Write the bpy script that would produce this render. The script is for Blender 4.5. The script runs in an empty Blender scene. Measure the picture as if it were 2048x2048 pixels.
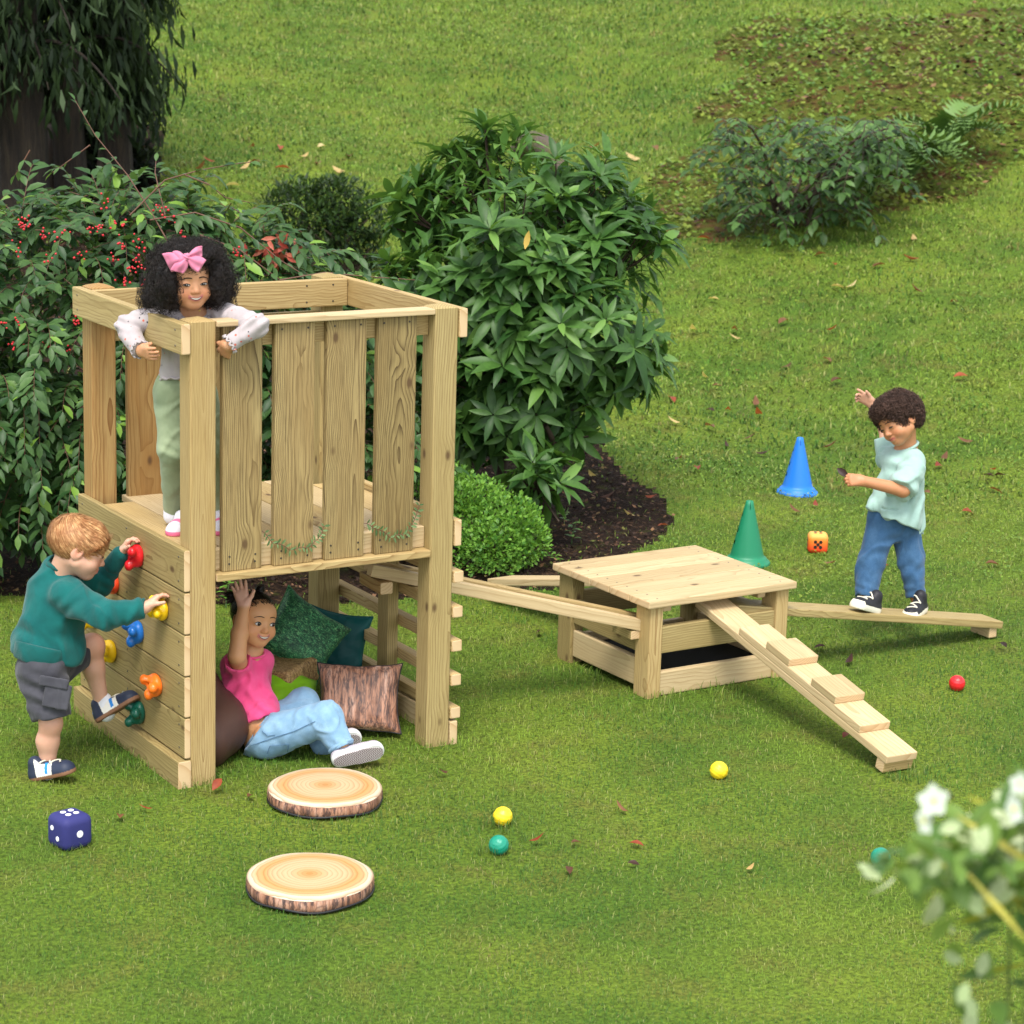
import bpy, bmesh, math, random
import numpy as np
from mathutils import Vector, Matrix, Quaternion

# ------------------------------------------------------------------ camera, world, sun, exposure
SC = bpy.context.scene
COL = SC.collection
F_PX = 4752.4
CAM = np.array([-3.1242, -7.1008, 2.7595])
YAW, PITCH, ROLL = .5524, .2257, .0291
def basis():
    cy, sy, cp, sp = math.cos(YAW), math.sin(YAW), math.cos(PITCH), math.sin(PITCH)
    f = np.array([sy*cp, cy*cp, -sp]); r = np.array([cy, -sy, 0.]); u = np.cross(r, f)
    c, s = math.cos(ROLL), math.sin(ROLL)
    return c*r+s*u, -s*r+c*u, f
CR, CU, CF = basis()
cam_d = bpy.data.cameras.new('camera'); cam = bpy.data.objects.new('camera', cam_d); COL.objects.link(cam)
cam_d.sensor_width = 36; cam_d.lens = F_PX/2048*36
cam_d.clip_start = .1; cam_d.clip_end = 1000
m = Matrix.Identity(4)
for i in range(3):
    m[i][0] = CR[i]; m[i][1] = CU[i]; m[i][2] = -CF[i]; m[i][3] = CAM[i]
cam.matrix_world = m
cam_d.dof.use_dof = True; cam_d.dof.focus_distance = 8.6; cam_d.dof.aperture_fstop = 7.0
SC.camera = cam

wd = bpy.data.worlds.new('World'); SC.world = wd; wd.use_nodes = True
wn = wd.node_tree.nodes; wl = wd.node_tree.links
SUN_EL, SUN_AZ = math.radians(62), math.radians(215)   # azimuth measured clockwise from +Y
sky = wn.new('ShaderNodeTexSky'); sky.sky_type = 'NISHITA'; sky.sun_disc = False
sky.sun_elevation = SUN_EL; sky.sun_rotation = SUN_AZ
hs = wn.new('ShaderNodeHueSaturation'); hs.inputs['Saturation'].default_value = .22   # overcast: almost white light
wl.new(sky.outputs[0], hs.inputs['Color']); wl.new(hs.outputs[0], wn['Background'].inputs[0])
wn['Background'].inputs[1].default_value = .142
sun_d = bpy.data.lights.new('sun', 'SUN'); sun_d.energy = 1.7; sun_d.angle = math.radians(24); sun_d.color = (1, .95, .86)
sun = bpy.data.objects.new('sun', sun_d); COL.objects.link(sun)
sd = Vector((math.sin(SUN_AZ)*math.cos(SUN_EL), math.cos(SUN_AZ)*math.cos(SUN_EL), math.sin(SUN_EL)))
sun.rotation_euler = (-sd).to_track_quat('-Z', 'Y').to_euler()
SC.view_settings.view_transform = 'Standard'; SC.view_settings.look = 'None'
SC.view_settings.exposure = 1.38; SC.view_settings.gamma = 1; SC.view_settings.use_curve_mapping = False
SC.cycles.max_bounces = 6; SC.cycles.diffuse_bounces = 3; SC.cycles.glossy_bounces = 2; SC.cycles.transmission_bounces = 3
SC.cycles.transparent_max_bounces = 4

rng = np.random.default_rng(7); random.seed(7)

# ------------------------------------------------------------------ helpers
def V(px, py, d):
    return CAM + d*(CF + ((px-1024)*CR - (py-1024)*CU)/F_PX)
def onp(px, py, ax, val):
    v = CF + ((px-1024)*CR - (py-1024)*CU)/F_PX
    return CAM + (val-CAM[ax])/v[ax]*v
FH = np.array([CF[0], CF[1]])/math.hypot(CF[0], CF[1]); RH = np.array([FH[1], -FH[0]])
def vnoise(x, y, s, seed=0):
    r = np.random.default_rng(seed); o = 0
    for k in range(5):
        a = r.uniform(0, 6.28); w = r.uniform(.6, 1.5)*s
        o = o+np.sin((x*math.cos(a)+y*math.sin(a))*w+r.uniform(0, 6.28)+1.3*np.sin((x*math.sin(a)-y*math.cos(a))*w*.6))
    return o/5
def terrain(x, y):
    x = np.asarray(x, float); y = np.asarray(y, float)
    s = (x-CAM[0])*FH[0]+(y-CAM[1])*FH[1]; l = (x-CAM[0])*RH[0]+(y-CAM[1])*RH[1]
    t = s-14.0+.35*np.clip(-l, 0, 4)+.28*np.clip(l-.5, 0, 5)
    sp = np.where(t > 8, t, np.log1p(np.exp(np.clip(t, -20, 8)/.9))*.9)
    z = .165*sp
    # the bank on the right under the far shrub
    b = s-19.5-.0*l; k = np.clip(b/3.0, 0, 1); k = k*k*(3-2*k)
    z = z+.35*k*np.clip((l-1.0)/1.5, 0, 1)
    far = np.clip((s-10.5)/4, 0, 1)
    z = z+far*(.085*vnoise(x, y, 1.1, 3)+.035*vnoise(x, y, 3.0, 4))
    return z
def ground(px, py):
    px = np.asarray(px, float); py = np.asarray(py, float)
    v = CF + (np.multiply.outer(px-1024, CR)-np.multiply.outer(py-1024, CU))/F_PX
    t = np.linspace(4, 80, 400)
    if px.size < 400:
        P = CAM+t.reshape((-1,)+(1,)*(px.ndim+1))*v[None]
        b = P[..., 2] < terrain(P[..., 0], P[..., 1]); hit = t[np.argmax(b, 0)]
    else:
        hit = np.full(px.shape, 80.0); done = np.zeros(px.shape, bool)
        for a in t:
            P = CAM+a*v; b = (P[..., 2] < terrain(P[..., 0], P[..., 1])) & ~done
            hit = np.where(b, a, hit); done |= b
    lo = hit-.2; hi = hit.copy()
    for _ in range(14):
        mid = (lo+hi)/2; P = CAM+mid[..., None]*v
        b = P[..., 2] < terrain(P[..., 0], P[..., 1])
        hi = np.where(b, mid, hi); lo = np.where(b, lo, mid)
    return CAM+hi[..., None]*v
def depth(P): return float((np.array(P)-CAM) @ CF)

def tag(o, label=None, cat=None, group=None, kind=None):
    if label: o['label'] = label
    if cat: o['category'] = cat
    if group: o['group'] = group
    if kind: o['kind'] = kind
    return o
def thing(name, label, cat, loc=(0, 0, 0), group=None):
    o = bpy.data.objects.new(name, None); COL.objects.link(o); o.location = [float(a) for a in loc]
    o.empty_display_size = .1
    return tag(o, label, cat, group)
def link(name, me, parent=None, mw=None):
    """one mesh object; mw is its world matrix (its thing is only translated)"""
    o = bpy.data.objects.new(name, me); COL.objects.link(o)
    mw = mw if mw is not None else Matrix.Identity(4)
    if parent is not None:
        o.parent = parent
        off = Vector(); p = parent
        chain = Matrix.Identity(4)
        while p is not None:
            chain = p.matrix_basis @ chain; p = p.parent
        o.matrix_basis = chain.inverted() @ mw
    else:
        o.matrix_basis = mw
    return o
def mesh(name, verts, faces, mats=(), smooth=True, attrs=None, cols=None, mat_idx=None):
    verts = np.asarray(verts, np.float32).reshape(-1, 3)
    me = bpy.data.meshes.new(name)
    if isinstance(faces, np.ndarray):
        n, k = faces.shape
        me.vertices.add(len(verts)); me.vertices.foreach_set('co', verts.ravel())
        me.loops.add(n*k); me.loops.foreach_set('vertex_index', faces.astype(np.int32).ravel())
        me.polygons.add(n); me.polygons.foreach_set('loop_start', np.arange(0, n*k, k, dtype=np.int32))
        try: me.polygons.foreach_set('loop_total', np.full(n, k, np.int32))
        except Exception: pass
        me.update(calc_edges=True)
    else:
        me.from_pydata(verts.tolist(), [], faces)
    me.polygons.foreach_set('use_smooth', np.full(len(me.polygons), smooth, bool))
    for a, val in (attrs or {}).items():
        at = me.attributes.new(a, 'FLOAT', 'POINT'); at.data.foreach_set('value', np.asarray(val, np.float32))
    if cols is not None:
        c = np.ones((len(verts), 4), np.float32); c[:, :3] = cols
        at = me.color_attributes.new('Col', 'FLOAT_COLOR', 'POINT'); at.data.foreach_set('color', c.ravel())
    for mt in mats: me.materials.append(mt)
    if mat_idx is not None: me.polygons.foreach_set('material_index', np.asarray(mat_idx, np.int32))
    me.update(); me.validate()
    return me
def frame(z, up=(0, 0, 1)):
    """rotation whose columns are x,y,z with z along the given direction"""
    z = np.array(z, float); z /= np.linalg.norm(z); up = np.array(up, float)
    x = np.cross(up, z)
    if np.linalg.norm(x) < 1e-5: x = np.cross((0, 1, 0), z)
    x /= np.linalg.norm(x); y = np.cross(z, x)
    return np.stack([x, y, z], 1)
def M4(R, t, s=1.0):
    m = Matrix.Identity(4)
    for i in range(3):
        for j in range(3): m[i][j] = float(R[i, j]*s)
        m[i][3] = float(t[i])
    return m

# ---- materials
def mat(name, build=None, rough=.6, base=None, spec=.4):
    mt = bpy.data.materials.new(name); mt.use_nodes = True
    nt = mt.node_tree; b = nt.nodes['Principled BSDF']
    b.inputs['Roughness'].default_value = rough; b.inputs['Specular IOR Level'].default_value = spec
    if base: b.inputs['Base Color'].default_value = (*base, 1)
    if build: build(N(nt), b)
    return mt
class N:
    def __init__(s, nt): s.nt = nt
    def new(s, t, ins=None, **kw):
        n = s.nt.nodes.new(t)
        for k, v in kw.items(): setattr(n, k, v)
        for k, v in (ins or {}).items(): s.set(n.inputs[k], v)
        return n
    def set(s, sock, v):
        if isinstance(v, bpy.types.NodeSocket): s.nt.links.new(v, sock)
        elif isinstance(v, bpy.types.Node): s.nt.links.new(v.outputs[0], sock)
        else:
            if isinstance(v, (tuple, list)) and len(v) == 3 and sock.type == 'RGBA': v = (*v, 1)
            sock.default_value = v
    def math(s, op, a, b=0., c=0.):
        n = s.nt.nodes.new('ShaderNodeMath'); n.operation = op
        s.set(n.inputs[0], a); s.set(n.inputs[1], b); s.set(n.inputs[2], c); return n.outputs[0]
    def vmath(s, op, a, b=(0, 0, 0)):
        n = s.nt.nodes.new('ShaderNodeVectorMath'); n.operation = op
        s.set(n.inputs[0], a); s.set(n.inputs[1], b)
        return n.outputs['Value'] if op in ('LENGTH', 'DOT_PRODUCT', 'DISTANCE') else n.outputs[0]
    def obj(s): return s.new('ShaderNodeTexCoord').outputs['Object']
    def pos(s): return s.new('ShaderNodeNewGeometry').outputs['Position']
    def rnd(s): return s.new('ShaderNodeObjectInfo').outputs['Random']
    def attr(s, n): return s.new('ShaderNodeAttribute', attribute_name=n).outputs['Fac']
    def noise(s, vec, scale, detail=4., rough=.55, dist=0.):
        return s.new('ShaderNodeTexNoise', {'Vector': vec, 'Scale': scale, 'Detail': detail, 'Roughness': rough, 'Distortion': dist}).outputs[0]
    def vor(s, vec, scale, out='Distance', **kw):
        return s.new('ShaderNodeTexVoronoi', {'Vector': vec, 'Scale': scale}, **kw).outputs[out]
    def scale(s, vec, v): return s.vmath('MULTIPLY', vec, v)
    def ramp(s, fac, stops):
        n = s.new('ShaderNodeValToRGB', {'Fac': fac}); r = n.color_ramp
        while len(r.elements) < len(stops): r.elements.new(.5)
        for e, (p, c) in zip(r.elements, stops): e.position = p; e.color = (*c, 1) if len(c) == 3 else c
        return n.outputs[0]
    def mix(s, fac, a, b, mode='MIX'):
        n = s.new('ShaderNodeMix', data_type='RGBA', blend_type=mode)
        s.set(n.inputs[0], fac); s.set(n.inputs[6], a); s.set(n.inputs[7], b); return n.outputs[2]
    def map(s, v, a, b, c, d):
        n = s.new('ShaderNodeMapRange', {0: v, 1: a, 2: b, 3: c, 4: d}); return n.outputs[0]
    def bump(s, b, h, strength=.3, dist=.01):
        n = s.new('ShaderNodeBump', {'Height': h, 'Strength': strength, 'Distance': dist}); s.set(b.inputs['Normal'], n.outputs[0])
    def xyz(s, v):
        n = s.new('ShaderNodeSeparateXYZ', {0: v}); return n.outputs
    def comb(s, x=0., y=0., z=0.):
        return s.new('ShaderNodeCombineXYZ', {0: x, 1: y, 2: z}).outputs[0]

def translucent(n, b, col, amt, up=0.):
    """thin leaves let light through"""
    if up:
        nr = n.vmath('NORMALIZE', n.vmath('ADD', n.scale(n.new('ShaderNodeNewGeometry').outputs['Normal'], (1-up,)*3), (0, 0, up))); n.set(b.inputs['Normal'], nr)
    t = n.new('ShaderNodeBsdfTranslucent', {'Color': col}); mx = n.new('ShaderNodeMixShader', {0: amt, 1: b.outputs[0], 2: t.outputs[0]})
    out = [q for q in n.nt.nodes if q.type == 'OUTPUT_MATERIAL'][0]; n.nt.links.new(mx.outputs[0], out.inputs['Surface'])
def wood(name, light, mid, dark, contrast=1.1, ring=.0085, knots=True, rough=.62):
    """softwood with growth rings running along the board's own z axis"""
    def f(n, b):
        o = n.obj(); rn = n.rnd()
        off = n.comb(n.math('MULTIPLY', rn, 37.7), n.math('MULTIPLY', rn, 91.3), n.math('MULTIPLY', rn, 53.1))
        p = n.vmath('ADD', o, off)
        x, y, z = n.xyz(o)
        # pith of the log lies outside the board, different for each one
        px = n.math('MULTIPLY_ADD', n.math('FRACT', n.math('MULTIPLY', rn, 17.3)), .12, -.06)
        py = n.math('MULTIPLY_ADD', n.math('FRACT', n.math('MULTIPLY', rn, 29.9)), .07, .02)
        w = n.scale(p, (3., 3., .9))
        wob = n.math('MULTIPLY_ADD', n.noise(w, 1.3, 3.), .07, -.035)
        fine = n.math('MULTIPLY_ADD', n.noise(n.scale(p, (30, 30, 3)), 1., 3.), .006, -.003)
        ox, oy, oz = n.xyz(p)
        kp = n.comb(n.math('MULTIPLY', n.math('ADD', ox, oy), 9.5), n.math('MULTIPLY', oz, 5.2), 0.)
        kd = n.vor(kp, 1.)
        kbump = n.math('MULTIPLY', n.map(kd, 0., .40, 1., 0.), .014) if knots else 0.
        r = n.vmath('LENGTH', n.comb(n.math('ADD', x, px), n.math('ADD', y, py), 0.))
        r = n.math('ADD', n.math('ADD', r, wob), n.math('ADD', fine, kbump))
        fr = n.math('FRACT', n.math('DIVIDE', r, ring))
        # soft early wood rising to a narrow dark late-wood line
        line = n.math('POWER', fr, 3.2)
        fib = n.noise(n.scale(p, (260, 260, 9)), 1., 2., .6)
        broad = n.noise(n.scale(p, (9, 9, 1.6)), 1., 3.)
        c = n.mix(n.math('MULTIPLY', line, .80*contrast), light, dark)
        c = n.mix(n.map(broad, .38, .68, 0., .75*min(contrast, 1.2)), c, mid)
        c = n.mix(n.map(fib, .45, .75, 0., .42*contrast), c, dark)
        hv = n.math('MULTIPLY_ADD', n.math('FRACT', n.math('MULTIPLY', rn, 7.77)), .30, .82)
        c = n.mix(1., c, n.comb(hv, hv, n.math('POWER', hv, 1.25)), 'MULTIPLY')
        if knots:
            on = n.math('GREATER_THAN', n.vor(kp, 1., 'Color'), .45)
            kk = n.math('MULTIPLY', n.map(n.math('ADD', kd, n.math('MULTIPLY', fib, .05)), .085, .155, 1., 0.), on)
            halo = n.math('MULTIPLY', n.map(kd, .1, .34, .42, 0.), on)
            c = n.mix(halo, c, tuple(v*.8 for v in mid))
            c = n.mix(n.math('MULTIPLY', kk, .86), c, (.085, .045, .02))
        n.set(b.inputs['Base Color'], c)
        n.bump(b, n.math('ADD', n.math('MULTIPLY', line, .7), n.math('MULTIPLY', fib, .6)), .28, .0012)
    return mat(name, f, rough, spec=.3)

W_POST = wood('pale_pine', (.48, .355, .165), (.405, .28, .112), (.205, .115, .038))
W_SLAT = wood('tanned_slat', (.345, .258, .110), (.25, .170, .066), (.07, .040, .015), 1.45, .0068)
W_PALE = wood('new_pale_pine', (.53, .41, .235), (.465, .345, .18), (.285, .175, .075), .8, .012)
W_GREEN = wood('treated_pine', (.395, .305, .133), (.315, .230, .090), (.145, .088, .030), 1.0)
W_ORANGE = wood('orange_heartwood', (.39, .255, .10), (.34, .18, .056), (.175, .075, .02), 1.2, .012)
W_END = mat('end_grain', lambda n, b: (
    n.set(b.inputs['Base Color'], n.mix(n.math('POWER', n.math('FRACT', n.math('MULTIPLY', n.vmath('LENGTH', n.vmath('ADD', n.obj(), (.03, .05, 0))), 160.)), 3.), (.58, .42, .24), (.46, .29, .14)))), .7)

_board = {}
def board_mesh(w, t, L, mt, bev=.004, end=None):
    key = (round(w, 4), round(t, 4), round(L, 4), mt.name, bev)
    if key in _board: return _board[key]
    bm = bmesh.new(); bmesh.ops.create_cube(bm, size=1)
    bmesh.ops.scale(bm, vec=(w, t, L), verts=bm.verts)
    bmesh.ops.bevel(bm, geom=bm.edges[:], offset=bev, segments=2, affect='EDGES', profile=.6)
    me = bpy.data.meshes.new('board'); bm.to_mesh(me); bm.free()
    me.materials.append(mt); me.materials.append(W_END)
    for p in me.polygons:
        p.use_smooth = False
        if abs(p.normal.z) > .95: p.material_index = 1
    _board[key] = me
    return me
def board(name, a, b, w, t, mt, parent, side=None, bev=.004):
    """board with its length from a to b; w is its size along side, t along the third axis"""
    a = np.array(a, float); b = np.array(b, float); z = b-a; L = np.linalg.norm(z); z /= L
    side = np.array(side if side is not None else ((1, 0, 0) if abs(z[0]) < .9 else (0, 1, 0)), float)
    x = side-z*(side@z); x /= np.linalg.norm(x); y = np.cross(z, x)
    return link(name, board_mesh(w, t, L, mt, bev), parent, M4(np.stack([x, y, z], 1), (a+b)/2))
def box(name, lo, hi, mt, parent, along=None, bev=.004):
    lo = np.array(lo, float); hi = np.array(hi, float); d = hi-lo; c = (lo+hi)/2
    k = int(np.argmax(d)) if along is None else along
    z = np.zeros(3); z[k] = 1; s = np.zeros(3); s[(k+1) % 3] = 1
    return board(name, c-z*d[k]/2, c+z*d[k]/2, d[(k+1) % 3], d[(k+2) % 3], mt, parent, s, bev)
SCREW = mat('screw_steel', rough=.35, base=(.05, .04, .03))
_scr = {}
def screw(parent, p, n):
    if 'm' not in _scr:
        bm = bmesh.new(); bmesh.ops.create_cone(bm, cap_ends=True, segments=8, radius1=.0042, radius2=.0034, depth=.002)
        me = bpy.data.meshes.new('screw'); bm.to_mesh(me); bm.free(); me.materials.append(SCREW); _scr['m'] = me
    return link('screw', _scr['m'], parent, M4(frame(n, (.3, .2, .9)), p))
def tube(path, rad, seg=6, cap=True):
    """verts, quads of a tapered tube along a path"""
    path = np.asarray(path, float); rad = np.broadcast_to(np.asarray(rad, float), (len(path),))
    vs = []; fs = []; prev = None
    for i, p in enumerate(path):
        t = path[min(i+1, len(path)-1)]-path[max(i-1, 0)]; t = t/(np.linalg.norm(t)+1e-9)
        if prev is None:
            x = np.cross((.31, .2, .93), t); x = x/(np.linalg.norm(x)+1e-9)
        else:
            x = prev-t*(prev@t); x /= (np.linalg.norm(x)+1e-9)
        prev = x; y = np.cross(t, x)
        for k in range(seg):
            a = 2*math.pi*k/seg; vs.append(p+rad[i]*(math.cos(a)*x+math.sin(a)*y))
    for i in range(len(path)-1):
        for k in range(seg):
            k2 = (k+1) % seg
            fs.append([i*seg+k, i*seg+k2, (i+1)*seg+k2, (i+1)*seg+k])
    return np.array(vs), np.array(fs)
def join(parts):
    vs = []; fs = []; o = 0
    for v, f in parts:
        vs.append(v); fs.append(np.asarray(f)+o); o += len(v)
    return np.concatenate(vs), np.concatenate(fs)
def lathe(prof, seg=32):
    vs = []; fs = []
    for r, z in prof:
        for k in range(seg):
            a = 2*math.pi*k/seg; vs.append((r*math.cos(a), r*math.sin(a), z))
    for i in range(len(prof)-1):
        for k in range(seg):
            fs.append([i*seg+k, i*seg+(k+1) % seg, (i+1)*seg+(k+1) % seg, (i+1)*seg+k])
    return np.array(vs), np.array(fs)

# ---- signed-distance mesher (bodies, clothes, cushions, climbing holds)
class Sdf:
    def __init__(s, h): s.h = h; s.pr = []
    def cap(s, a, b, ra, rb=None, k=.012, op='add', sx=None):
        s.pr.append(('cap', np.array(a, float), np.array(b, float), ra, ra if rb is None else rb, k, op)); return s
    def chain(s, pts, rads, k=.012):
        for i in range(len(pts)-1): s.cap(pts[i], pts[i+1], rads[i], rads[i+1], k)
        return s
    def ell(s, c, r, R=None, k=.012, op='add'):
        s.pr.append(('ell', np.array(c, float), np.array(r, float), np.eye(3) if R is None else R, None, k, op)); return s
    def box(s, c, r, R=None, rd=.01, k=.01, op='add'):
        s.pr.append(('box', np.array(c, float), np.array(r, float), np.eye(3) if R is None else R, rd, k, op)); return s
    def plane(s, p, n, k=.002, rad=None):
        """cut away everything on the side n points to, within rad of p"""
        n = np.array(n, float); n /= np.linalg.norm(n)
        s.pr.append(('pl', np.array(p, float), n, rad, None, k, 'cut')); return s
    def bounds(s):
        lo = []; hi = []
        for q in s.pr:
            if q[6] != 'add': continue
            if q[0] == 'cap':
                r = max(q[3], q[4]); lo.append(np.minimum(q[1], q[2])-r); hi.append(np.maximum(q[1], q[2])+r)
            else:
                r = np.abs(q[3]) @ q[2]+(q[4] or 0); lo.append(q[1]-r); hi.append(q[1]+r)
        return np.min(lo, 0)-.015, np.max(hi, 0)+.015
    def build(s, disp=None):
        h = s.h; lo, hi = s.bounds(); n = np.ceil((hi-lo)/h).astype(int)+1
        G = np.full(n, .06, np.float32)
        ax = [lo[i]+h*np.arange(n[i], dtype=np.float32) for i in range(3)]
        for q in s.pr:
            t, k, op = q[0], q[5], q[6]
            if t == 'cap':
                r = max(q[3], q[4])+k+.05; a = np.minimum(q[1], q[2])-r; b = np.maximum(q[1], q[2])+r
            elif t == 'pl':
                if q[3]: a = q[1]-q[3]; b = q[1]+q[3]
                else: a, b = lo, hi
            else:
                r = np.abs(q[3]) @ q[2]+(q[4] or 0)+k+.05; a = q[1]-r; b = q[1]+r
            i0 = np.clip(np.floor((a-lo)/h).astype(int), 0, n); i1 = np.clip(np.ceil((b-lo)/h).astype(int)+1, 0, n)
            if (i1 <= i0).any(): continue
            sl = tuple(slice(i0[i], i1[i]) for i in range(3))
            X = ax[0][sl[0]][:, None, None]; Y = ax[1][sl[1]][None, :, None]; Z = ax[2][sl[2]][None, None, :]
            if t == 'cap':
                A, B = q[1], q[2]; ab = B-A; L2 = ab@ab+1e-12
                x = X-A[0]; y = Y-A[1]; z = Z-A[2]
                u = np.clip((x*ab[0]+y*ab[1]+z*ab[2])/L2, 0, 1)
                D = np.sqrt((x-u*ab[0])**2+(y-u*ab[1])**2+(z-u*ab[2])**2)-(q[3]+(q[4]-q[3])*u)
            elif t == 'pl':
                D = (X-q[1][0])*q[2][0]+(Y-q[1][1])*q[2][1]+(Z-q[1][2])*q[2][2]
            else:
                R = q[3]; x = X-q[1][0]; y = Y-q[1][1]; z = Z-q[1][2]
                l = [x*R[0, j]+y*R[1, j]+z*R[2, j] for j in range(3)]
                if t == 'ell':
                    r = q[2]
                    k0 = np.sqrt(sum((l[j]/r[j])**2 for j in range(3))); k1 = np.sqrt(sum((l[j]/r[j]**2)**2 for j in range(3)))+1e-9
                    D = k0*(k0-1)/k1
                else:
                    r = q[2]; d = [np.abs(l[j])-r[j] for j in range(3)]
                    D = np.sqrt(sum(np.maximum(v, 0)**2 for v in d))+np.minimum(np.maximum(np.maximum(d[0], d[1]), d[2]), 0)-q[4]
            g = G[sl]
            if op == 'add':
                hh = np.clip(.5+.5*(g-D)/k, 0, 1); G[sl] = g*(1-hh)+D*hh-k*hh*(1-hh)
            else:
                E = D if t == 'pl' else -D
                hh = np.clip(.5-.5*(g-E)/k, 0, 1); G[sl] = g*(1-hh)+E*hh+k*hh*(1-hh)
        if disp is not None:
            X, Y, Z = np.meshgrid(*ax, indexing='ij'); near = np.abs(G) < .03
            P = np.stack([X[near], Y[near], Z[near]], 1); G[near] += disp(P).astype(np.float32)
        G[[0, -1]] = np.maximum(G[[0, -1]], h); G[:, [0, -1]] = np.maximum(G[:, [0, -1]], h); G[:, :, [0, -1]] = np.maximum(G[:, :, [0, -1]], h)
        return nets(G, lo, h)
def nets(G, lo, h):
    S = G < 0; n = np.array(G.shape)
    c = [(i, j, k) for i in (0, 1) for j in (0, 1) for k in (0, 1)]
    sl = lambda A, o: A[o[0]:n[0]-1+o[0], o[1]:n[1]-1+o[1], o[2]:n[2]-1+o[2]]
    cnt = sum(sl(S, o).astype(np.int8) for o in c)
    act = (cnt > 0) & (cnt < 8); ids = np.full(act.shape, -1, np.int32); I = np.argwhere(act); ids[act] = np.arange(len(I))
    vals = np.stack([sl(G, o)[act] for o in c], 1)
    acc = np.zeros((len(I), 3)); w = np.zeros(len(I))
    for a in range(8):
        for b in range(a+1, 8):
            if sum(abs(c[a][i]-c[b][i]) for i in range(3)) != 1: continue
            va, vb = vals[:, a], vals[:, b]; x = (va < 0) != (vb < 0)
            t = np.where(x, va/np.where(x, va-vb, 1), 0)
            p = np.array(c[a])[None]+t[:, None]*(np.array(c[b])-np.array(c[a]))[None]
            acc[x] += p[x]; w[x] += 1
    P = lo+h*(I+acc/w[:, None])
    fs = []
    for a in range(3):
        o = [0, 0, 0]; o[a] = 1
        A = S[:n[0]-o[0], :n[1]-o[1], :n[2]-o[2]]; B = S[o[0]:, o[1]:, o[2]:]
        E = A != B; b1, b2 = (a+1) % 3, (a+2) % 3
        e = np.argwhere(E); ok = np.ones(len(e), bool)
        for b in (b1, b2): ok &= (e[:, b] > 0) & (e[:, b] < n[b]-1)
        e = e[ok]; inside = A[tuple(e.T)]
        def cell(d1, d2):
            q = e.copy(); q[:, b1] -= d1; q[:, b2] -= d2; return ids[tuple(q.T)]
        q = np.stack([cell(1, 1), cell(0, 1), cell(0, 0), cell(1, 0)], 1)
        q[~inside] = q[~inside][:, ::-1]; fs.append(q)
    return P, np.concatenate(fs)
def wob3(P, s, seed, n=6):
    r = np.random.default_rng(seed); o = np.zeros(len(P))
    for _ in range(n):
        d = r.normal(size=3); d *= s*r.uniform(.6, 1.4)/np.linalg.norm(d); e = r.normal(size=3)*s*.5
        o += np.sin(P@d+1.4*np.sin(P@e+r.uniform(0, 6))+r.uniform(0, 6))
    return o/n
def rotx(a): c, s = math.cos(a), math.sin(a); return np.array([[1, 0, 0], [0, c, -s], [0, s, c]])
def roty(a): c, s = math.cos(a), math.sin(a); return np.array([[c, 0, s], [0, 1, 0], [-s, 0, c]])
def rotz(a): c, s = math.cos(a), math.sin(a); return np.array([[c, -s, 0], [s, c, 0], [0, 0, 1]])
# ------------------------------------------------------------------ ground, soil bed, grass
SOIL_PX = [(-260, 1190), (170, 1192), (435, 1208), (560, 1208), (740, 1204), (900, 1188), (1110, 1180), (1230, 1130), (1315, 1085),
           (1345, 1045), (1330, 995), (1255, 950), (1190, 880), (1120, 820), (1000, 770), (760, 720), (600, 650), (520, 600), (420, 520), (335, 430), (318, 300), (300, 200), (-300, 120)]
_sp = ground(np.array([p[0] for p in SOIL_PX]), np.array([p[1] for p in SOIL_PX]))[:, :2]
BANK_PX = [(1300, 470), (1285, 420), (1340, 340), (1390, 270), (1430, 150), (1500, 40), (2300, 40), (2300, 250), (2060, 335), (1900, 380), (1760, 425), (1640, 465), (1500, 495), (1400, 490)]
_bp = ground(np.array([p[0] for p in BANK_PX]), np.array([p[1] for p in BANK_PX]))[:, :2]
def inpoly(x, y, P):
    r = np.zeros(np.shape(x), bool); n = len(P)
    for i in range(n):
        (x1, y1), (x2, y2) = P[i], P[(i+1) % n]
        c = ((y1 > y) != (y2 > y)) & (x < (x2-x1)*(y-y1)/(y2-y1+1e-12)+x1); r ^= c
    return r
def soil(x, y):
    k = np.clip((np.hypot(x-CAM[0], y-CAM[1])-6)/10, .3, 2)
    return inpoly(x+.07*k*vnoise(x, y, 6, 11)+.03*k*vnoise(x, y, 19, 13), y+.07*k*vnoise(x, y, 6, 12), _sp)
def bank(x, y):
    return inpoly(x+.3*vnoise(x, y, 2.5, 21)+.1*vnoise(x, y, 9, 22), y+.5*vnoise(x, y, 2.5, 23), _bp)

def lawn_mat(n, b):
    p = n.pos()
    a = n.noise(p, 1.1, 4.); c = n.noise(p, 5., 5.); d = n.noise(p, 60., 3.)
    col = n.mix(n.map(a, .35, .65, 0., 1.), (.080, .155, .017), (.175, .245, .026))
    col = n.mix(n.map(c, .5, .72, 0., .7), col, (.170, .160, .034))
    col = n.mix(n.map(d, .3, .7, .75, 0.), col, (.020, .032, .008))
    n.set(b.inputs['Base Color'], col); n.bump(b, d, .8, .02)
LAWN = mat('lawn_turf', lawn_mat, .9, spec=.1)
def soil_mat(n, b):
    p = n.pos()
    a = n.noise(p, 8., 6., .65); c = n.noise(p, 70., 4., .7); v = n.vor(n.scale(p, (1, 1, 1)), 55., 'Color')
    col = n.ramp(c, [(.3, (.006, .004, .003)), (.5, (.022, .012, .008)), (.7, (.060, .034, .020))])
    col = n.mix(n.map(v, .75, .9, 0., .6), col, (.13, .075, .040))
    col = n.mix(n.map(a, .56, .72, 0., .75), col, (.060, .070, .012))
    n.set(b.inputs['Base Color'], col); n.bump(b, c, 1., .03)
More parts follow.
